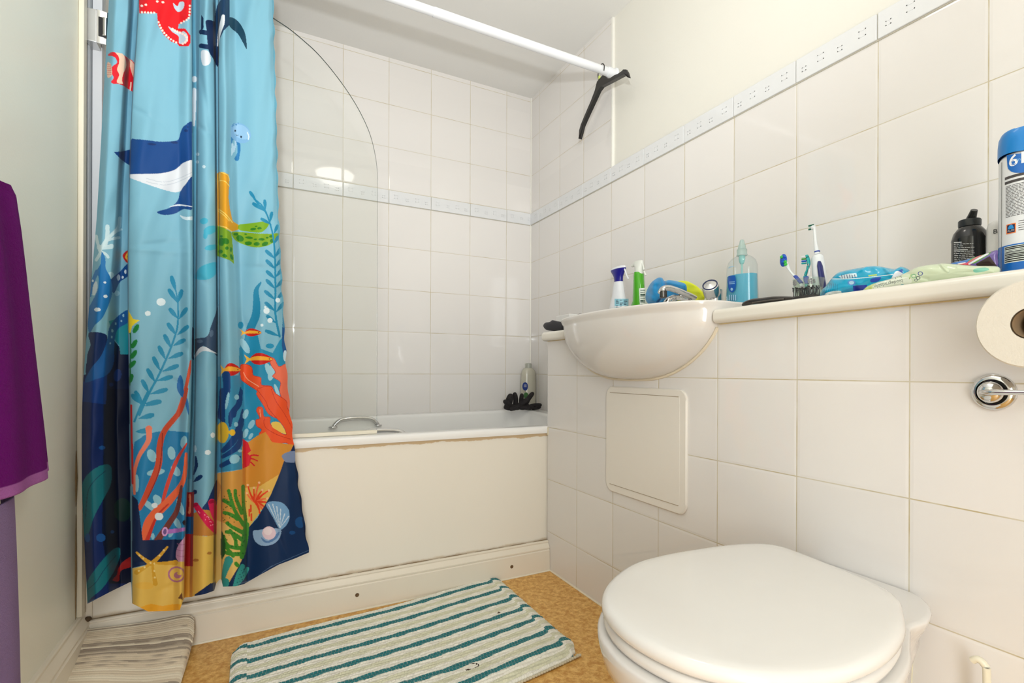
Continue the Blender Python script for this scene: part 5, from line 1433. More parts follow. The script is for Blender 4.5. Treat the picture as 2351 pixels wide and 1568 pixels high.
def on_ec(u, v, cx, cy, a, b, d=0.0):
    """point where the sight line of (u, v) meets an upright elliptical cylinder"""
    r = W(u, v, X=1.0); rx, ry, rz = r.x, r.y, r.z - CAM_H
    a, b = a + d, b + d
    A_ = (rx / a) ** 2 + (ry / b) ** 2; B_ = -2 * (cx * rx / a ** 2 + cy * ry / b ** 2); C_ = (cx / a) ** 2 + (cy / b) ** 2 - 1
    D_ = B_ * B_ - 4 * A_ * C_
    k = (-B_ - math.sqrt(max(D_, 0))) / (2 * A_)
    return Vector((k * rx, k * ry, CAM_H + k * rz))
def ec_patch(g, pts, cx, cy, a, b, d=.0004, n=10):
    """thin print with the given (convex) outline lying on the round surface"""
    P = np.array(pts, float); u0, u1 = P[:, 0].min() + .03, P[:, 0].max() - .03
    rings = []
    for u in np.linspace(u0, u1, n):
        vs = []
        for p, q in zip(P, np.roll(P, -1, 0)):
            if (p[0] - u) * (q[0] - u) < 0: vs.append(p[1] + (q[1] - p[1]) * (u - p[0]) / (q[0] - p[0]))
        if len(vs) < 2: continue
        v0, v1 = min(vs), max(vs)
        rings.append([on_ec(u, v0, cx, cy, a, b, d), on_ec(u, v1, cx, cy, a, b, d), on_ec(u, v1, cx, cy, a, b, .0001), on_ec(u, v0, cx, cy, a, b, .0001)])
    if len(rings) > 1: g.loft(rings)
    return g
def oval(u, v, ru, rv, n=20): return [(u + ru * math.cos(2 * PI * k / n + .07), v + rv * math.sin(2 * PI * k / n + .07)) for k in range(n)]
def rect(u0, u1, v0, v1, sl=0.0): return [(u0, v0), (u1, v0 + sl), (u1 + .01, v1 + sl), (u0 - .01, v1)]

# ---- white trigger spray with dark blue neck (left), on the basin deck behind the rim
BZ = RZ - .001
p = W(1420, 700, X=1.19); cx, cy = 1.19, p.y
e = empty('spray_bottle', (cx, cy, BZ), 'white trigger spray bottle with a dark blue head on the basin rim', 'spray bottle')
WB = plain('white_bottle_plastic', (232, 234, 238), .3)
def zat(v, x=1.19): return W(1420, v, X=x).z
zt = zat(612)
h = zt - BZ
prof = [(.001, 0), (.037, .001), (.040, .006), (.040, .060), (.041, .066), (.0395, .072), (.037, .085), (.030, .110), (.0235, h - .072), (.0215, h - .058)]
G().lathe(prof, (cx, cy, BZ), seg=32, sy=1.0, sx=.7).build('bottle', WB, e)
BL_ = plain('deep_blue_plastic', (22, 16, 130), .3)
# flared collar and head: loft along z with growing length along y
g = G()
def ovl(cx, cy, a, b, z, n=24, sh=0): return [Vector((cx + a * math.cos(2 * PI * k / n), cy + sh + b * math.sin(2 * PI * k / n), z)) for k in range(n)]
z0 = BZ + h - .060
g.loft([ovl(cx, cy, .014, .0200, z0), ovl(cx, cy, .014, .0195, z0 + .008), ovl(cx, cy, .014, .022, z0 + .022, sh=.001), ovl(cx, cy, .015, .032, z0 + .036, sh=.002), ovl(cx, cy, .016, .041, z0 + .046, sh=.002), ovl(cx, cy, .015, .042, z0 + .050, sh=.002)])
g.build('trigger_head', BL_, e)
g = G()
g.loft([ovl(cx, cy, .0155, .0425, z0 + .050, sh=.002), ovl(cx, cy, .0155, .0430, z0 + .053, sh=.002), ovl(cx, cy, .012, .034, z0 + .058, sh=-.003), ovl(cx, cy, .005, .014, z0 + .061, sh=-.006)])
g.build('head_cap', WB, e)
A = [(cx - .001, cy - .034, z0 + .048), (cx - .001, cy - .041, z0 + .034), (cx - .001, cy - .047, z0 + .020), (cx - .001, cy - .058, z0 + .004)]
G().tube(catmull(A, 5), .0030, 10).build('trigger', WB, e)
fd = face_dir(cx, cy)
def flat_label(name, mat, parent, x, y0, y1, z0, z1, d=.0006): return G().box(x - d, x, min(y0, y1), max(y0, y1), z0, z1).build(name, mat, parent, smooth_on=False)
EA, EB = .040 * .7, .040
lb = ec_patch(G(), rect(1411, 1443, 686, 712), cx, cy, EA, EB, .0005).build('label', plain('pale_blue_label', (150, 204, 220), .35), e)
g = G()
for k in range(6):
    for q in range(3):
        if (k * 3 + q) % 5 == 4: continue
        ec_patch(g, rect(1414 + q * 9, 1414 + q * 9 + 5 + (k + q) % 4, 688.4 + k * 3.4, 689.8 + k * 3.4, -.3), cx, cy, EA, EB, .0009, 4)
g.build('label_print', plain('dark_print_ink', (40, 60, 84), .5), lb, smooth_on=False)['kind'] = 'stuff'

# ---- green trigger spray with white head
cx = 1.165; p = W(1463, 690, X=cx); cy = p.y
e = empty('spray_bottle', (cx, cy, BZ), 'bright green trigger spray bottle with white head beside the blue cloth', 'spray bottle')
zt = W(1478, 596, X=cx).z; h = zt - BZ
GRN = plain('green_tinted_plastic', (72, 168, 24), .12, var=.12, nscale=12, coat=.5)
g = G()
zz = [0, .004, .045, .058, .072, .090, h - .048, h - .040]
bb = [.032, .034, .034, .032, .0235, .0250, .0175, .0130]
sh = [0, 0, 0, -.0005, -.003, -.0045, -.004, -.004]
g.loft([ovl(cx, cy - .004, .018, b_, BZ + z, sh=s) for z, b_, s in zip(zz, bb, sh)])
g.build('bottle', GRN, e)
YG = plain('yellow_green_liquid_glint', (176, 212, 40), .2)
g = G(); g.loft([ovl(cx - .0135, cy + .004, .002, .006, BZ + .060, 12), ovl(cx - .0135, cy + .001, .002, .009, BZ + .070, 12), ovl(cx - .0130, cy - .003, .002, .008, BZ + .078, 12)]); g.build('waist_glint', YG, e)  # glint of the liquid put into the colour of this strip
WH = plain('off_white_plastic', (228, 230, 222), .35)
g = G(); z0 = BZ + h - .046
g.loft([ovl(cx, cy - .008, .013, .0165, z0), ovl(cx, cy - .008, .013, .0160, z0 + .020), ovl(cx, cy - .008, .012, .017, z0 + .026), ovl(cx, cy - .004, .011, .023, z0 + .034), ovl(cx, cy - .003, .010, .026, z0 + .039), ovl(cx, cy - .006, .010, .020, z0 + .045), ovl(cx, cy - .008, .006, .012, z0 + .048)])
g.build('trigger_head', WH, e)
G().lathe([(.0065, 0), (.0050, .012), (.0030, .014)], (cx, cy + .016, z0 + .036), 'Y', 14).build('nozzle', WH, e)
A = [(cx, cy - .026, z0 + .036), (cx, cy - .031, z0 + .020), (cx, cy - .036, z0 + .004), (cx, cy - .043, z0 - .010)]
G().tube(catmull(A, 5), .0028, 10).build('trigger', WH, e)
# white back label seen on the right half
lb = ec_patch(G(), [(1467, 662), (1488, 660), (1490, 708), (1468, 708)], cx, cy - .004, .018, .034, .0006).build('label', plain('white_label_paper', (228, 236, 226), .4), e)
g = G()
for k in range(8): ec_patch(g, rect(1470, 1481 + (k * 3) % 6, 665.5 + k * 4.6, 667.0 + k * 4.6 + (2.4 if k in (2, 5) else 0)), cx, cy - .004, .018, .034, .0010, 4)
g.build('label_print', plain('dark_green_ink', (30, 72, 56), .5), lb, smooth_on=False)['kind'] = 'stuff'

# ---- blob helper for cloths and soft packs
def crumple(name, outline_px, X0, depth, mat, colour, label, cat, bumps, nr=70, na=220, paint=None, seed=1, back=.5, parent=None, creases=()):
    """soft rounded thing from its seen outline (picture points on plane x = X0); bulges toward the room and behind"""
    rs = np.random.RandomState(seed)
    P = np.array(catmull(outline_px, 8, True))
    L = np.concatenate([[0], np.cumsum(np.hypot(*np.diff(np.vstack([P, P[:1]]), axis=0).T))]); t = np.linspace(0, L[-1], na + 1)
    Q = np.vstack([P, P[:1]])
    ou = np.interp(t, L, Q[:, 0]); ov = np.interp(t, L, Q[:, 1])
    cu, cv = ou[:-1].mean(), ov[:-1].mean()
    # medial line for long shapes
    lo_, hi_ = ou.min(), ou.max()
    k = np.linspace(0, PI, nr)[:, None]
    prof_in = np.sin(k / 1.0) * 0 + np.cos(k)                       # 1 .. -1
    rad = np.sin(k) ** .8
    
    # centre of shrinkage per angle: slide along the long axis
    mu = cu + (ou[None] - cu) * .55 * (1 if (hi_ - lo_) > 1.6 * (ov.max() - ov.min()) else 0)
    mids = np.array([(ov[np.abs(ou - m) < max(4, (hi_ - lo_) * .06)].min() + ov[np.abs(ou - m) < max(4, (hi_ - lo_) * .06)].max()) / 2 if (np.abs(ou - m) < max(4, (hi_ - lo_) * .06)).any() else cv for m in mu[0]])[None]
    U_ = mu + (ou[None] - mu) * rad; V_ = mids + (ov[None] - mids) * rad
    dx = np.where(prof_in > 0, prof_in * depth, prof_in * depth * back)
    dx = np.sign(dx) * np.abs(dx / depth) ** .7 * depth
    n1 = np.zeros_like(U_)
    for i in range(10):
        a = rs.uniform(0, PI); f = rs.uniform(.5, 1.6) * bumps[1]; ph = rs.uniform(0, 6)
        n1 += np.sin((U_ * math.cos(a) + V_ * math.sin(a)) * f + ph + 1.5 * np.sin(V_ * f * .6 + ph)) / 10
    for (x0_, y0_, x1_, y1_, w_, a_) in creases:
        d_ = np.array([x1_ - x0_, y1_ - y0_], float); LL = d_ @ d_
        tt_ = np.clip(((U_ - x0_) * d_[0] + (V_ - y0_) * d_[1]) / LL, 0, 1)
        dist_ = np.hypot(U_ - x0_ - tt_ * d_[0], V_ - y0_ - tt_ * d_[1])
        n1 = n1 + a_ / bumps[0] * np.exp(-(dist_ / w_) ** 2)
    Xp = X0 - dx - n1 * bumps[0] * rad
    a_, b_ = U_ - CAM_CX, V_ - CAM_HY
    c_, s_ = math.cos(CAM_ROLL), math.sin(CAM_ROLL)
    l = (c_ * a_ + s_ * b_) / CAM_F; z = -(-s_ * a_ + c_ * b_) / CAM_F
    rx = math.sin(CAM_YAW) + l * math.cos(CAM_YAW); ry = math.cos(CAM_YAW) - l * math.sin(CAM_YAW)
    K = Xp / rx
    o = grid_mesh(name, K * rx, K * ry, K * z + CAM_H, mat, parent)
    if label: tag(o, label, cat)
    pr = Print(U_, V_, colour)
    if paint: paint(pr)
    pr.store(o.data)
    return o
CLM = painted('microfibre_cloth', .9, sheen=.3, bstr=.7, bscale=600)
def pt_(pr):
    pr.stroke([(1505, 700), (1512, 690), (1522, 684)], 5, (16, 92, 150))
yc_ = crumple('cleaning_cloth', [(1556, 646), (1575, 645), (1592, 652), (1606, 662), (1618, 678), (1612, 694), (1585, 700), (1560, 694), (1540, 700), (1516, 704), (1520, 694), (1548, 680), (1552, 662)], 1.175, .016, CLM, (226, 232, 30), 'yellow cleaning cloth bunched behind the tap knob', 'cloth', (.012, .16), seed=4, nr=90)
crumple('cleaning_cloth', [(1482, 678), (1487, 662), (1496, 648), (1510, 638), (1520, 638), (1526, 645), (1536, 643), (1556, 646), (1572, 651), (1577, 660), (1574, 676), (1556, 690), (1530, 694), (1512, 702), (1494, 700), (1484, 692)], 1.13, .022, CLM, (30, 140, 200), 'bright blue microfibre cloth draped over the tap', 'cloth', (.016, .18), paint=pt_, seed=8, nr=110, na=260,
        creases=[(1524, 638, 1527, 672, 3.5, -.016), (1500, 655, 1498, 688, 7, .009), (1530, 650, 1572, 655, 5, .008), (1512, 692, 1524, 674, 3, -.012), (1535, 662, 1574, 668, 3, -.008)])

# ---- clear pump bottle of blue liquid
cx = 1.165; p = W(1703, 688, X=cx); cy = p.y; SZ = RZ - .001
e = empty('soap_bottle', (cx, cy, SZ), 'clear bottle half full of blue liquid right of the tap', 'bottle')
def zc(v): return W(1703, v, X=cx).z
Rr = abs(W(1668, 660, X=cx).y - W(1739, 660, X=cx).y) / 2 * .93
zn = zc(585); zsh = zc(592)
CL = clear('clear_bottle_plastic', (244, 248, 248), .04, opacity=.08, gloss=1.0)
z_l = zc(632)
prof = [(.001, 0), (Rr * .92, 0), (Rr, .006), (Rr * .97, zc(660) - SZ), (Rr * .95, z_l - SZ), (Rr * .93, zc(612) - SZ), (Rr * .82, zc(600) - SZ), (Rr * .60, zc(592) - SZ), (Rr * .36, zc(588) - SZ), (Rr * .34, zn - SZ)]
G().lathe(prof, (cx, cy, SZ), seg=40, sx=.72, cap=False).build('bottle', CL, e)
k = .965
G().lathe([(.001, .001), (Rr * .90, .0015), (Rr * k, .006), (Rr * .94, zc(660) - SZ), (Rr * .92, z_l - SZ - .001), (.001, z_l - SZ)], (cx, cy, SZ), seg=40, sx=.70).build('liquid', plain('blue_mouth_rinse', (12, 172, 206), .12, var=.03), e)
# dip tube, neck ring and flip cap
G().tube([(cx, cy, z_l), (cx, cy, zc(606)), (cx, cy, zn)], .0026, 10).build('dip_tube', plain('aqua_tube', (150, 214, 206), .3), e)
G().lathe([(.0045, 0), (.007, .006), (.0085, .014), (.008, .022)], (cx, cy, zc(606)), seg=20).build('pump_inner', plain('aqua_plastic', (130, 208, 204), .25), e)
G().lathe([(.0135, 0), (.0135, .004), (.0130, .005), (.0130, .016), (.0105, .020)], (cx, cy, zn - .003), seg=28).build('collar', clear('cloudy_clear_plastic', (224, 238, 234), .15, opacity=.45, col=(206, 226, 222)), e)
G().lathe([(.0105, 0), (.0095, .008), (.007, .014), (.0055, .022), (.0035, .025)], (cx, cy, zn + .016), seg=24).build('cap', clear('cloudy_clear_plastic', (224, 238, 234)), e)
NB = plain('navy_label_print', (14, 86, 176), .25)
SA, SB = Rr * .72, Rr
lb = ec_patch(G(), catmull([(1671, 636), (1680, 633), (1688, 634), (1690, 650), (1688, 664), (1682, 671), (1675, 668), (1671, 655)], 4, True), cx, cy, SA, SB, .0010, 14).build('label', NB, e)
g = G()
for k_ in range(2): ec_patch(g, rect(1674, 1687, 647 + k_ * 4, 648.4 + k_ * 4, -.6), cx, cy, SA, SB, .0014, 5)
ec_patch(g, oval(1680, 664, 3.0, 3.4), cx, cy, SA, SB, .0014, 6)
g.build('label_print', plain('pale_blue_ink', (150, 196, 226), .4), lb, smooth_on=False)['kind'] = 'stuff'
g = G()
for k_ in range(4): ec_patch(g, rect(1673.5 + k_ * 4.6, 1676 + k_ * 4.6, 677, 690), cx, cy, SA, SB, .0008, 3)
ec_patch(g, [(1671, 617), (1674, 613), (1680, 611), (1686, 611), (1685, 612.6), (1679, 613), (1674, 615.4)], cx, cy, SA * .96, SB * .96, .0010, 5)
g.build('small_print', plain('pale_blue_ink', (150, 196, 226), .4), e, smooth_on=False)['kind'] = 'stuff'

# ---- hairbrush: dark handle toward the basin, bristle head toward the tumbler
hx_ = XB + .020
e = empty('hairbrush', (hx_, W(1790, 690, X=hx_).y, ZT), 'black hairbrush lying bristles up on the ledge right of the basin', 'hairbrush')
ax = [(1706, 701, 4), (1712, 697, 6.5), (1728, 692.5, 8), (1752, 690, 8), (1776, 687, 8), (1795, 686, 7), (1815, 685.5, 5.5), (1828, 685.5, 4)]
pts = [W(u, v, X=hx_) for u, v, r in ax]
rr_ = [r / 1159.3 * 1.28 for u, v, r in ax]
cp = catmull(pts, 6)
G().tube(cp, list(np.interp(np.linspace(0, 1, len(cp)), np.linspace(0, 1, len(rr_)), rr_)), 18, flat=.75).build('handle', plain('dark_brown_plastic', (44, 38, 34), .26, coat=.3), e)
a, b_ = W(1728, 694, X=hx_ - .008), W(1800, 686, X=hx_ - .008)
G().tube([(hx_ - .009, a.y, a.z - .001), (hx_ - .010, (a.y + b_.y) / 2, (a.z + b_.z) / 2 + .0005), (hx_ - .008, b_.y, b_.z)], .0016, 8).build('handle_groove', plain('grey_rubber', (84, 78, 72), .5), e)
h0, h1 = W(1822, 686, X=hx_ + .01), W(1882, 682, X=hx_ + .01)
hz = ZT + .006
g = G()
g.loft([ovl(hx_ + .010, (h0.y + h1.y) / 2, .024, abs(h0.y - h1.y) / 2, ZT + z) for z in (.001, .006)] + [ovl(hx_ + .010, (h0.y + h1.y) / 2, .020, abs(h0.y - h1.y) / 2 * .9, ZT + .009)])
g.build('head', plain('black_brush_head', (40, 38, 36), .5), e)
g = G()
for i in range(13):
    for j in range(6):
        y = h0.y + (h1.y - h0.y) * (i + .3 + .4 * random.random()) / 13; x = hx_ - .008 + .036 * (j + .5) / 6
        if ((y - (h0.y + h1.y) / 2) / abs(h0.y - h1.y) * 2) ** 2 + ((x - hx_ - .010) / .02) ** 2 > 1: continue
        L_ = .016 + .004 * random.random(); tx, ty = random.uniform(-.003, .003), random.uniform(-.003, .003)
        g.tube([(x, y, ZT + .008), (x + tx, y + ty, ZT + .008 + L_)], .0006, 5)
        g.ball((x + tx, y + ty, ZT + .008 + L_), .0013, 6)
g.build('bristles', BLACKP, e)['kind'] = 'stuff'

# ---- tumbler with toothbrushes
cx = 1.10; p = W(1856, 660, X=cx); cy = p.y
e = empty('tumbler', (cx, cy, ZT), 'clear plastic tumbler with grey flower print holding toothbrushes', 'tumbler')
Rt = abs(W(1826, 660, X=cx).y - W(1888, 660, X=cx).y) / 2
zt = W(1856, 641, X=cx).z
G().lathe([(.001, .001), (Rt * .80, .001), (Rt * .84, .004), (Rt, zt - ZT), (Rt * .95, zt - ZT), (Rt * .79, .006), (.001, .005)], (cx, cy, ZT), seg=36, cap=False).build('cup', clear('clear_tumbler_plastic', (240, 246, 240), .03, opacity=.06), e)
FG = plain('grey_flower_print', (150, 150, 150), .5)
for fu, fv, s in ((1842, 652, 7), (1877, 647, 7), (1861, 664, 6), (1884, 662, 5), (1835, 668, 5)):
    g = G()
    for q in range(6):
        a = q * PI / 3 + .4
        pq = W(fu + s * .62 * math.cos(a), fv + s * .62 * math.sin(a), X=cx)
        dy = pq.y - cy
        xx = cx - math.sqrt(max(0, (Rt * .94) ** 2 - dy * dy)) - .0012
        g.ball((xx, pq.y, pq.z), s / 1159.3 * 1.25 * .36, 8, (.15, 1, 1))
    pq = W(fu, fv, X=cx); dy = pq.y - cy
    g.ball((cx - math.sqrt(max(0, (Rt * .94) ** 2 - dy * dy)) - .0012, pq.y, pq.z), s / 1159.3 * 1.25 * .4, 8, (.15, 1, 1))
    g.build('flower_print', FG, e)
def brush(name, label, path, xs, wid, hmat, hgrip, bm_cols, bdir, grip_px, cat='toothbrush'):
    """path: picture points from head to foot, xs depth per point"""
    pts = [W(u, v, X=x) for (u, v), x in zip(path, xs)]
    e = empty(name, pts[-1], label, cat)
    cp = catmull(pts, 6)
    G().tube(cp, list(np.interp(np.linspace(0, 1, len(cp)), np.linspace(0, 1, len(wid)), wid)), 12, flat=.7).build('handle', hmat, e)
    if grip_px:
        gp = catmull([W(u, v, X=x) for u, v, x in grip_px], 5)
        G().tube(gp, [.0052] * len(gp), 12, flat=.6).build('grip', hgrip, e)
    return e, pts
WT = plain('white_brush_plastic', (232, 236, 238), .25)
TEA = plain('teal_brush_plastic', (24, 160, 160), .3)
BLU = plain('blue_rubber', (30, 62, 160), .4)
GRB = plain('green_bristle_head', (60, 190, 70), .5)
def bristle_head(e, c, du, dv, n, cols, w=.0035, L=.010, dirx=(-.5, .6, .2), h=.020):
    """head plate with rows of tufts; c centre of the head, tufts along direction dirx"""
    d = Vector(dirx).normalized()
    ax_ = Vector((0, du, dv)).normalized(); sd = d.cross(ax_).normalized()
    for k in range(n):
        o_ = c + ax_ * (h * ((k + .5) / n - .5))
        g = G()
        for s_ in (-1, 0, 1):
            b0 = o_ + sd * (s_ * w * .75)
            g.tube([b0, b0 + d * L * (1 if k % 2 else .85)], w * .42, 7)
        g.build('bristle_tuft', cols[k % len(cols)], e)
g1 = W(1799, 596, X=1.12)
e, pts = brush('toothbrush', 'blue and green headed toothbrush leaning left out of the tumbler', [(1795, 587), (1801, 600), (1807, 610), (1814, 622), (1826, 636), (1838, 650), (1852, 680)], [1.12, 1.12, 1.118, 1.115, 1.11, 1.105, 1.10], [.0055, .0068, .005, .0025, .0035, .0050, .0045], WT, BLU, None, None, [(1826, 634, 1.109), (1832, 641, 1.106), (1840, 650, 1.102)])
c = W(1800, 598, X=1.116)
G().ball((c.x - .002, c.y, c.z), .0115, 12, (.35, .80, 1.35)).build('brush_head', plain('blue_brush_head', (24, 84, 190), .4), e)
for q, (uu, vv) in enumerate(((1795, 590), (1799, 596), (1803, 601), (1797, 601), (1804, 607), (1801, 589))):
    pq = W(uu, vv, X=1.110); G().ball((1.1095, pq.y, pq.z), .0046, 8, (.5, 1, .8)).build('bristle_tuft', (GRB, plain('blue_bristles', (20, 90, 200), .5))[q % 2] if q != 4 else GRB, e)
e, pts = brush('toothbrush', 'teal toothbrush with white stripes standing in the middle of the tumbler', [(1852, 586), (1855, 594), (1857, 606), (1853, 620), (1849, 634), (1851, 650), (1855, 684)], [1.12] * 3 + [1.115] * 2 + [1.105] * 2, [.004, .0050, .0046, .0030, .0042, .0048, .0044], TEA, BLU, None, None, [(1851, 636, 1.109), (1851, 644, 1.106), (1853, 652, 1.104)])
for q, vv in enumerate((589, 594, 599, 604)):
    a = W(1851, vv, X=1.118); b2 = W(1841, vv + 1, X=1.118)
    G().tube([a, b2], .0020, 8).build('bristle_tuft', (WT, plain('green_bristles', (60, 150, 60), .6), plain('blue_bristles', (20, 90, 200), .5), TEA)[q], e)
G().tube([W(1856, 606, X=1.1145), W(1859, 618, X=1.110), W(1857, 632, X=1.108)], .0013, 8).build('white_stripe', WT, e)
# electric toothbrush
ex = 1.13
b0 = W(1884, 690, X=ex)
e = empty('electric_toothbrush', (ex, b0.y, ZT), 'white electric toothbrush with dark blue grip standing in the tumbler', 'electric toothbrush')
P1 = [W(u, v, X=ex) for u, v in ((1888, 690), (1882, 640), (1878, 600), (1876, 585))]
G().tube(catmull(P1, 5), list(np.interp(np.linspace(0, 1, 16), [0, .4, .8, .95, 1], [.0135, .0145, .0125, .0095, .0070])), 22).build('body', WT, e)
P2 = [W(u, v, X=ex) for u, v in ((1876, 584), (1872, 556), (1870, 530), (1869, 521))]
G().tube(catmull(P2, 5), list(np.interp(np.linspace(0, 1, 16), [0, .12, .3, .8, 1], [.0058, .0050, .0036, .0028, .0040])), 16).build('brush_shaft', WT, e)
G().tube([W(1876.3, 579, X=ex), W(1876, 576.5, X=ex)], .0060, 18).build('blue_collar', BLU, e)
G().lathe([(.0052, 0), (.0056, .004), (.0046, .006)], W(1869, 522, X=ex) + Vector((0, -.001, 0)), 'Y', 18).build('head_hub', WT, e)
for q in range(3):
    c = W(1862, 517.5 + q * 4.2, X=ex - .001); G().tube([c + Vector((0, .0055, 0)), c + Vector((0, -.006, 0))], .0019, 8).build('bristle_tuft', (plain('dark_green_bristles', (16, 100, 78), .6), plain('pale_bristles', (190, 214, 204), .6))[q % 2], e)
gp = catmull([W(u, v, X=ex - .0095) for u, v in ((1881, 600), (1884, 620), (1888, 645), (1891, 662))], 5)
G().tube(gp, list(np.interp(np.linspace(0, 1, len(gp)), [0, .2, .8, 1], [.004, .0078, .0088, .006])), 16, flat=.6).build('grip', plain('navy_rubber', (38, 44, 112), .4), e)

# ---- wet wipes, blue pack
PK_ = painted('glossy_film', .2, bstr=.25, bscale=90, coat=.4)
def p1(pr):
    pr.poly([(1880, 690), (1886, 672), (1930, 668), (1958, 662), (1962, 690)], (22, 150, 196))
    pr.poly([(1958, 656), (1990, 654), (1992, 662), (1960, 676)], (20, 50, 170), sm=False)
    pr.poly([(1925, 634), (1950, 628), (1966, 627), (1968, 635), (1935, 641)], (214, 232, 240), sm=False)
    for k in range(6): pr.stroke([(1932 + k * 6, 631), (1934 + k * 6, 640)], 1.6, (60, 90, 130), sm=False)
    pr.stroke([(1900, 640), (1950, 640), (2000, 636), (2050, 630)], 1.6, (226, 242, 246))
    pr.ell(1955, 649, 9, 6, 0, (90, 140, 210)); pr.ell(1955, 649, 6, 4, 0, (180, 214, 236))
    pr.poly([(1898, 672), (1930, 668), (1925, 684), (1895, 684)], (228, 238, 236)); pr.stroke([(1903, 676), (1926, 676)], 2, (60, 110, 60)); pr.stroke([(1903, 681), (1920, 680)], 2, (40, 60, 130))
    pr.poly([(2000, 640), (2022, 636), (2016, 646), (2000, 648)], (40, 80, 190)); pr.stroke([(1995, 633), (2012, 631)], 3, (190, 214, 90)); pr.poly([(2060, 624), (2072, 618), (2070, 632), (2058, 634)], (28, 80, 176))
    pr.poly([(2050, 632), (2062, 622), (2084, 640), (2070, 654), (2048, 646)], (228, 232, 238))
    for k in range(7): pr.stroke([(1898 + k * 4, 650 + k * .3), (1892 + k * 5, 668)], 1.1, (14, 110, 150))
crumple('wet_wipes_pack', [(1880, 686), (1884, 670), (1896, 656), (1914, 634), (1928, 624), (1960, 617), (1995, 611), (2018, 611), (2052, 617), (2070, 612), (2090, 622), (2086, 640), (2060, 660), (2000, 668), (1960, 676), (1920, 681)], XB + .085, .030, PK_, (26, 168, 208), 'crumpled bright blue wet wipes pack on the ledge', 'wet wipes', (.012, .13), paint=p1, seed=5, nr=300, na=800,
        creases=[(1905, 640, 1990, 640, 4, -.004), (1990, 612, 1940, 640, 4, .005), (2030, 614, 2052, 640, 5, .005), (1890, 668, 1950, 655, 4, .004), (1990, 640, 2040, 625, 4, .004), (1960, 645, 1970, 670, 4, -.005)])
# ---- pale green wipes pack
INKB = (70, 90, 150)
def glyph(pr, body, u0, v0, size, ang, col, flipx=False, rot180=False):
    """paint lettering as print on the film"""
    vs, fs = text_mesh(body, size, 0, .0)
    ca, sa = math.cos(math.radians(ang)), math.sin(math.radians(ang))
    for f in fs:
        P = []
        for i in f:
            x, y = vs[i].x, -vs[i].y
            if rot180: x, y = -x, -y
            P.append((u0 + x * ca - y * sa, v0 + x * sa + y * ca))
        pr.poly(P, col, sm=False)
def p2(pr):
    pr.poly([(1985, 672), (1990, 655), (2012, 648), (2014, 668)], (206, 220, 120))
    pr.poly([(2012, 650), (2080, 636), (2088, 652), (2010, 666)], (226, 232, 214))
    glyph(pr, 'biodegradable', 2040, 651, 12, -12, (110, 120, 110), rot180=True)
    glyph(pr, 'baby', 2057, 635, 14, -12, (60, 80, 110), rot180=True)
    for x, y, r, c in ((2098, 634, 6, (110, 170, 120)), (2108, 638, 5, (70, 80, 90)), (2113, 628, 6, (80, 90, 150)), (2103, 643, 4, (70, 80, 100))):
        pr.ell(x, y, r, r * .8, 0, c, ring=.45)
    pr.stroke([(2088, 640), (2092, 630)], 2, (150, 180, 110)); pr.ell(2072, 656, 5, 4, 0, (120, 180, 190))
    pr.poly([(2236, 618), (2262, 614), (2270, 620), (2240, 626)], (130, 196, 172)); pr.stroke([(2165, 610), (2180, 620), (2176, 628)], 1.2, (190, 206, 180))
    for k in range(5): pr.stroke([(1992 + k * 3, 664), (1998 + k * 3, 652)], .8, (170, 186, 100))
crumple('wet_wipes_pack', [(1980, 671), (1990, 658), (2014, 648), (2044, 640), (2080, 626), (2110, 612), (2160, 605), (2190, 606), (2240, 610), (2291, 612), (2294, 628), (2270, 636), (2200, 644), (2110, 655), (2040, 664), (2000, 672)], XB + .020, .020, PK_, (206, 218, 186), 'pale green biodegradable baby wipes pack lying on the ledge edge', 'wet wipes', (.006, .10), paint=p2, seed=9, nr=320, na=1000,
        creases=[(2080, 628, 2130, 640, 4, -.003), (2160, 606, 2176, 626, 4, .004), (2000, 660, 2030, 646, 3, .003), (2200, 612, 2280, 624, 6, .003)])

# ---- black bottle with a turned spout
cx = 1.17; p = W(2226, 580, X=cx); cy = p.y
e = empty('black_bottle', (cx, cy, ZT), 'squat black shampoo bottle with a spout cap behind the wipes', 'bottle')
def zb_(v): return W(2226, v, X=cx).z
Rb = abs(W(2183, 560, X=cx).y - W(2270, 560, X=cx).y) / 2 * .95
BK = plain('glossy_black_bottle', (14, 15, 16), .16, coat=.15)
G().lathe([(.001, 0), (Rb * .96, 0), (Rb, .004), (Rb * .985, zb_(556) - ZT), (Rb * 1.0, zb_(551) - ZT), (Rb * .97, zb_(547) - ZT), (Rb * .88, zb_(535) - ZT), (Rb * .70, zb_(526) - ZT), (Rb * .56, zb_(521) - ZT), (Rb * .55, zb_(519) - ZT)], (cx, cy, ZT), seg=44).build('bottle', BK, e)
G().lathe([(Rb * .60, 0), (Rb * .62, .003), (Rb * .62, zb_(507) - zb_(521)), (Rb * .57, zb_(505) - zb_(521))], (cx, cy, zb_(521)), seg=36).build('screw_collar', plain('ridged_black_plastic', (24, 30, 33), .4, bstr=.4, bscale=60), e)
G().tube([W(2228, 507, X=cx), W(2232, 496, X=cx - .005), W(2237, 482, X=cx - .01)], [.0085, .0068, .0052], 16).build('spout', plain('black_cap_plastic', (20, 24, 26), .2), e)
WI = plain('white_print_ink', (208, 208, 206), .5)
g = G()
rs = random.Random(3)
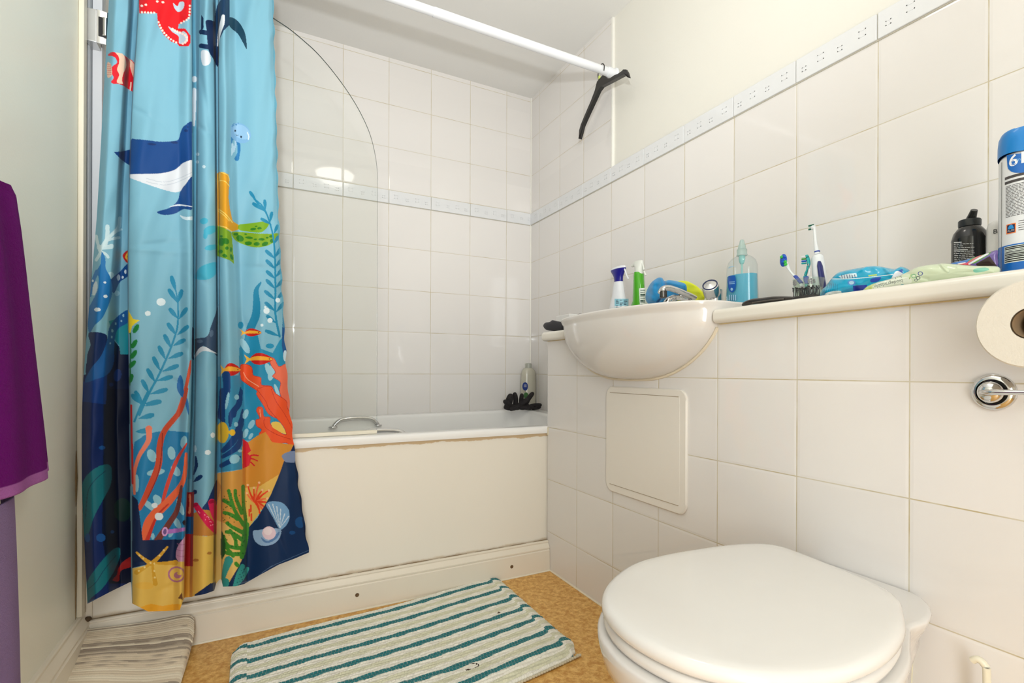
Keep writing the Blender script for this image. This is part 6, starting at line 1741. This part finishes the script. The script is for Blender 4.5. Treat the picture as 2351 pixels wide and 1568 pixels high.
for k in range(11):
    v = 556 + k * 4.3; u0 = 2190 + (k > 6) * 1
    if k in (0, 4): ec_patch(g, rect(u0, u0 + (18 if k == 0 else 32), v, v + 1.8, -.8), cx, cy, Rb * .985, Rb * .985, .0006, 8); continue
    while u0 < 2238:
        ln_ = rs.uniform(3, 9)
        if u0 + ln_ > 2240 or (k in (2,) and u0 > 2210): break
        ec_patch(g, rect(u0, u0 + ln_, v - (u0 - 2190) * .05, v + 1.2 - (u0 - 2190) * .05), cx, cy, Rb * .985, Rb * .985, .0006, 3); u0 += ln_ + 1.5
g.build('label_print', WI, e, smooth_on=False)['kind'] = 'stuff'

# ---- colourful foil packet leaning between black bottle and aerosol
FO = painted('foil_film', .25, bstr=.2, bscale=120, coat=.4)
def p3(pr):
    pr.poly([(2170, 612), (2235, 598), (2225, 612)], (226, 60, 70)); pr.poly([(2180, 605), (2230, 592), (2240, 598), (2200, 606)], (40, 110, 190))
    pr.poly([(2222, 600), (2250, 583), (2275, 580), (2240, 604)], (90, 160, 60)); pr.stroke([(2225, 606), (2268, 582)], 4, (232, 228, 238), sm=False); pr.stroke([(2238, 607), (2282, 580)], 4, (110, 90, 160), sm=False); pr.stroke([(2215, 607), (2255, 584)], 3, (214, 90, 120), sm=False)
    pr.poly([(2240, 606), (2272, 588), (2290, 612), (2245, 612)], (44, 26, 26), sm=False); pr.stroke([(2200, 606), (2216, 603)], 2.2, (240, 226, 226))
crumple('snack_packet', [(2168, 614), (2185, 604), (2215, 597), (2245, 588), (2270, 580), (2290, 574), (2291, 590), (2290, 612), (2260, 618), (2200, 618)], XB + .075, .010, FO, (104, 84, 150), 'red and multicoloured foil packet between black bottle and tall can', 'packet', (.002, .1), paint=p3, seed=12, nr=140, na=400)

# ---- white tube with black script lettering
cx = 1.16; p = W(2287, 560, X=cx); cy = p.y
e = empty('cream_tube', (cx, cy, ZT), 'slim white tube bottle half hidden behind the tall can', 'tube')
Rw = .0135
zt = W(2287, 508, X=cx).z
G().lathe([(.001, 0), (Rw, 0), (Rw, .004), (Rw * .95, zt - ZT - .012), (Rw * .8, zt - ZT - .004), (Rw * .4, zt - ZT)], (cx, cy, ZT), seg=28).build('tube_body', PLAST, e)
vs, fs = text_mesh('B.', .011, 0)
g = G(); fa = face_dir(cx, cy)
zz_ = W(2287, 535, X=cx).z
label_on_cyl(g, vs, fs, cx, cy, Rw, fa, zz_)
g.build('lettering', plain('black_print_ink', (30, 30, 30), .5), e, smooth_on=False)

# ---- tall aerosol can
cx = 1.105
p0_ = W(2291, 560, X=cx)
Rc = .033
# silhouette on the left must fall on u = 2291
best = min(((abs(2291 - ucand), yy_) for yy_, ucand in ((yv, min((CAM_CX + CAM_F * (((cx + Rc * math.cos(a)) * math.cos(CAM_YAW) - (yv + Rc * math.sin(a)) * math.sin(CAM_YAW)) / ((cx + Rc * math.cos(a)) * math.sin(CAM_YAW) + (yv + Rc * math.sin(a)) * math.cos(CAM_YAW)))) for a in np.linspace(0, 2 * PI, 60))) for yv in np.linspace(.25, .45, 401))), key=lambda q: q[0])
cy = best[1]
e = empty('aerosol_can', (cx, cy, ZT), 'tall white and blue aerosol can with bright blue cap at the right edge', 'aerosol can')
fa = face_dir(cx, cy)
sideL = fa - math.radians(62)      # toward the left silhouette as seen
def zcan(v): return W(2305, v, X=cx - .025).z
zl0, zl1 = zcan(627) , zcan(370)
G().lathe([(.001, .001), (Rc * .93, .001), (Rc, .004), (Rc, zl1 - ZT), (Rc * .94, zl1 - ZT + .006), (Rc * .8, zl1 - ZT + .010)], (cx, cy, ZT), seg=56).build('can', plain('white_printed_tin', (226, 228, 230), .22, coat=.3), e)
CB = plain('bright_blue_cap_plastic', (24, 128, 204), .28)
DBL = plain('royal_blue_print', (26, 104, 188), .25)
zc0, zc1 = zcan(372), zcan(303)
g = G()
n = 56; rings = []
for r, z, w_ in ((Rc + .0012, zc0, 1), (Rc + .0014, zc0 + .012, 0), (Rc + .0012, zc1 - .022, 0), (Rc + .0002, zc1 - .010, 0), (Rc - .003, zc1 - .002, 0), (Rc - .005, zc1, 0), (Rc - .008, zc1 - .001, 0), (Rc - .009, zc1 - .014, 0), (.004, zc1 - .016, 0)):
    ring_ = []
    for k in range(n):
        a = 2 * PI * k / n
        d = math.cos(a - (fa - math.radians(50)))
        ring_.append(Vector((cx + r * math.cos(a), cy + r * math.sin(a), z + (.010 * d if w_ else 0) - (.006 * max(0, 1 - abs(a - (fa % (2 * PI)) + .25) * 4) if z == zc1 else 0))))
    rings.append(ring_)
g.loft(rings, cap0=False)
cap = g.build('cap', CB, e, angle=60)
an = fa + math.radians(28)
def arc_patch(name, mat, aL, aR, za, zb, par, d=.0004, rnd=0):
    return patch(cx, cy, Rc, aL, aR, za, zb, name, mat, par, d)
# direction convention: angle decreasing from fa moves to the left or right? find the sign on the picture
def u_of(a): 
    X_, Y_ = cx + Rc * math.cos(a), cy + Rc * math.sin(a)
    return CAM_CX + CAM_F * ((X_ * math.cos(CAM_YAW) - Y_ * math.sin(CAM_YAW)) / (X_ * math.sin(CAM_YAW) + Y_ * math.cos(CAM_YAW)))
sgn = 1 if u_of(fa + .1) > u_of(fa - .1) else -1
def ang(u):     # surface angle seen at picture column u
    aa = fa + sgn * np.linspace(-1.45, 1.45, 600); uu = np.array([u_of(a) for a in aa])
    return float(np.interp(u, uu, aa))
aS = ang(2298.5)
aRt = fa + sgn * 1.5
patch(cx, cy, Rc, aS - sgn * .012, aS + sgn * .012, ZT + .004, zl1 - .001, 'seam', plain('bright_tin_seam', (150, 152, 150), .2, metal=.8), e, .0006, 4)
patch(cx, cy, Rc, fa - sgn * 1.45, aRt, ZT + .005, zcan(566), 'blue_band', DBL, e, .0003, 40)
ec_patch(G(), [(2311, 356), (2311.5, 378), (2315, 388), (2321, 393.5), (2330, 396.5), (2343, 397), (2362, 394), (2362, 350)], cx, cy, Rc, Rc, .0005, 26).build('blue_badge', DBL, e)
bar = patch(cx, cy, Rc, ang(2306), aRt, zcan(607), zcan(569), 'barcode_panel', plain('white_label_paper', (228, 236, 226), .4), e, .0005, 24)
g = G()
z = zcan(605)
rs = random.Random(5)
while z < zcan(571):
    th_ = rs.choice((.0007, .0012, .0018))
    rings = [[Vector((cx + (Rc + q) * math.cos(a), cy + (Rc + q) * math.sin(a), zz_)) for q, zz_ in ((.0005, z), (.0008, z), (.0008, z + th_), (.0005, z + th_))] for a in np.linspace(ang(2307.5), aRt, 12)]
    g.loft(rings); z += th_ + rs.choice((.0009, .0014))
g.build('barcode', plain('black_print_ink', (30, 30, 30), .5), bar, smooth_on=False)['kind'] = 'stuff'
g = G()
for va, vb_ in ((410, 416), (421, 427)):
    rings = [[Vector((cx + (Rc + q) * math.cos(a), cy + (Rc + q) * math.sin(a), zz_)) for q, zz_ in ((.0001, zcan(vb_)), (.0004, zcan(vb_)), (.0004, zcan(va)), (.0001, zcan(va)))] for a in np.linspace(ang(2306), aRt, 12)]
    g.loft(rings)
for k in range(22):
    v = 432 + k * 3.3; u0 = 2308
    for w_ in range(6):
        ln_ = rs.uniform(4, 12)
        if u0 + ln_ > 2368: break
        rings = [[Vector((cx + (Rc + q) * math.cos(a), cy + (Rc + q) * math.sin(a), zz_)) for q, zz_ in ((.0001, zcan(v + 1.1)), (.0004, zcan(v + 1.1)), (.0004, zcan(v)), (.0001, zcan(v)))] for a in (ang(u0), ang(u0 + ln_ / 2), ang(u0 + ln_))]
        g.loft(rings); u0 += ln_ + 2
for k in range(5):
    v = 516 + k * 5
    rings = [[Vector((cx + (Rc + q) * math.cos(a), cy + (Rc + q) * math.sin(a), zz_)) for q, zz_ in ((.0001, zcan(v + 1.1)), (.0004, zcan(v + 1.1)), (.0004, zcan(v)), (.0001, zcan(v)))] for a in np.linspace(ang(2337), ang(2360), 4)]
    g.loft(rings)
g.build('small_print', plain('grey_print_ink', (70, 66, 66), .5), e, smooth_on=False)['kind'] = 'stuff'
# square logo: orange frame, navy field, blue arch and the name in small white capitals
za, zb2 = zcan(541), zcan(519)
lg = patch(cx, cy, Rc, ang(2310), ang(2331), za, zb2, 'logo', plain('orange_print', (232, 120, 50), .4), e, .0005, 8)
patch(cx, cy, Rc, ang(2312), ang(2329), za + .0016, zb2 - .0016, 'logo_field', plain('navy_print', (16, 28, 70), .4), lg, .0007, 8)
g = G()
rings = [[Vector((cx + (Rc + q) * math.cos(a), cy + (Rc + q) * math.sin(a), zz_)) for q, zz_ in ((.0007, za + .0072), (.0010, za + .0072), (.0010, za + .0072 + hh), (.0007, za + .0072 + hh))] for a, hh in ((ang(2314), .0008), (ang(2315.5), .0042), (ang(2318), .0064), (ang(2320.5), .0072), (ang(2323), .0064), (ang(2325.5), .0042), (ang(2327), .0008))]
g.loft(rings); g.build('logo_arch', plain('sky_blue_print', (40, 140, 210), .4), lg, smooth_on=False)
def can_text(body, size, u, z, mat, name, par, bold=0.0, d=.0007):
    vs, fs = text_mesh(body, size, 0, bold)
    a0 = ang(u); out = []
    for v in vs:
        a = a0 + sgn * v.x / Rc
        out.append(Vector((cx + (Rc + d) * math.cos(a), cy + (Rc + d) * math.sin(a), z + v.y)))
    g = G(); g.add(out, fs); return g.build(name, mat, par, smooth_on=False)
can_text('ALDI', .0042, 2320.5, za + .0045, WI, 'logo_lettering', lg, d=.0011)
WP = plain('white_print', (236, 238, 240), .4)
can_text('6', .0250, 2325, zcan(379), WP, 'numeral', e, .0004)
can_text('in', .0075, 2337, zcan(379), plain('pale_blue_print', (120, 180, 226), .4), 'lettering', e)
can_text('1', .0250, 2347, zcan(378), WP, 'numeral', e, .0006)

# ---- black gloves tucked beside the basin on the left ledge end
e = tag(crumple('folded_black_glove', [(1247, 748), (1252, 741), (1262, 739), (1268, 735), (1278, 737), (1290, 740), (1296, 750), (1290, 760), (1270, 760), (1254, 757)], XB + .03, .018, painted('black_rubber', .6, bstr=.3, bscale=200), (30, 30, 38), None, None, (.004, .2), seed=3), 'small black rolled pouch on the ledge end left of the basin', 'pouch')
e.name = 'black_pouch'
# ---- soap bar and razor on the rim
sx = 1.12
c = W(1305, 728, X=sx)
e = empty('soap_dish', (sx, c.y, RZ), 'small white soap dish at the left end of the basin rim', 'soap dish')
a = W(1290, 728, X=sx).y; b_ = W(1322, 728, X=sx).y; zt = W(1310, 723, X=sx).z
G().box(sx - .03, sx + .03, b_, a, RZ - .001, max(zt, RZ + .012), .004, 3).build('dish', PLAST, e)
e = empty('black_comb', (sx, W(1335, 722, X=1.02).y, RZ), 'thin black strip lying on the basin rim beside the soap dish', 'comb')
G().tube([W(1321, 724.5, X=1.00), W(1332, 721.5, X=1.00), W(1344, 720.5, X=1.00)], [.0012, .0028, .0012], 10).build('strip', BLACKP, e)

# ================================================================== BATH CORNER
bx, by = 1.205, 2.340
BRZ = RIM + .0150
cbt = W(1213, 930, Y=by); bx = cbt.x
e = empty('shower_gel_bottle', (bx, by, BRZ), 'tall clear shower gel bottle with grey cap in the bath corner', 'bottle')
def zq(v): return W(1213, v, Y=by).z
Rg = abs(W(1197, 900, Y=by).x - W(1229, 900, Y=by).x) / 2
G().lathe([(.001, 0), (Rg * .95, 0), (Rg, .004), (Rg, zq(862) - BRZ), (Rg * .9, zq(852) - BRZ), (Rg * .65, zq(846) - BRZ), (Rg * .40, zq(844) - BRZ)], (bx, by, BRZ), seg=36, sy=.75).build('bottle', plain('frosted_clear_gel_bottle', (212, 208, 190), .15, coat=.3, trans=.25), e)
G().lathe([(Rg * .42, 0), (Rg * .42, zq(835) - zq(845)), (Rg * .36, zq(834) - zq(845))], (bx, by, zq(845)), seg=24).build('cap', plain('grey_cap_plastic', (168, 170, 160), .3), e)
yl = by - Rg * .75 - .0002
def ypatch(g, u, v, ru, rv, Yp, d=.0006, n=26):
    pts = [W(u + ru * math.cos(2 * PI * k / n), v + rv * math.sin(2 * PI * k / n), Y=Yp) for k in range(n)]
    F = [Vector((q.x, Yp - d, q.z)) for q in pts]; B = [Vector((q.x, Yp + .004, q.z)) for q in pts]
    return g.add(F + B, [tuple(range(n)), tuple(range(2 * n - 1, n - 1, -1))] + [(i, n + i, n + (i + 1) % n, (i + 1) % n) for i in range(n)])
lb = ypatch(G(), 1206, 887, 6, 9.5, yl).build('label_badge', plain('navy_blue_badge', (24, 52, 128), .3), e, smooth_on=False)
g = G(); ypatch(g, 1206, 884, 3.4, 1.0, yl - .0009); ypatch(g, 1206, 888, 3.4, .8, yl - .0009); g.build('label_print', WI, lb, smooth_on=False)['kind'] = 'stuff'
g = G(); ypatch(g, 1208, 908, 5, 7, yl); g.build('leaf_print', plain('dark_green_print', (60, 104, 56), .4), e, smooth_on=False)
# black exfoliating gloves: crumpled wad with finger ends sticking up
gl = empty('exfoliating_gloves', (W(1195, 938, Y=2.24).x, 2.25, BRZ), 'wad of black mesh bath gloves in front of the shower gel bottle', 'bath gloves')
NETM = plain('black_nylon_mesh', (34, 30, 31), .85, var=.25, nscale=220, bstr=.9, bscale=260)
g = G()
rs = random.Random(11)
def fing(u0, v0, u1, v1, Y0_, Y1_, r):
    a, b2 = W(u0, v0, Y=Y0_), W(u1, v1, Y=Y1_)
    m_ = (a + b2) / 2 + Vector((rs.uniform(-.004, .004), rs.uniform(-.006, .006), .003))
    cp_ = catmull([a, m_, b2], 6)
    G().tube(cp_, list(np.interp(np.linspace(0, 1, len(cp_)), [0, .7, .92, 1], [r * 1.2, r * 1.12, r * 1.05, r * .9])), 12).ball(b2, r * .92, 10).build('glove_finger', NETM, gl)
zf = BRZ + .002
for u0, v0, u1, v1, r in ((1165, 938, 1172, 910, .016), (1183, 930, 1182, 905, .011), (1196, 932, 1198, 907, .010), (1205, 932, 1222, 904, .011), (1210, 936, 1240, 930, .010), (1188, 936, 1210, 918, .012), (1222, 938, 1238, 934, .011), (1175, 938, 1160, 922, .012)):
    fing(u0, v0, u1, v1, 2.27, 2.24, r)
for u0, r, zz_ in ((1170, .027, .86), (1186, .026, .95), (1200, .026, .80), (1215, .024, .72), (1230, .019, .62), (1178, .022, .8), (1208, .022, 1.0)):
    c = W(u0, 932, Y=2.262 + rs.uniform(-.01, .01)); c.z = BRZ + r * zz_ * .72
    g.ball(c, r, 14, (1.15, 1.0, zz_ * .72))
g.build('glove_palms', NETM, gl)
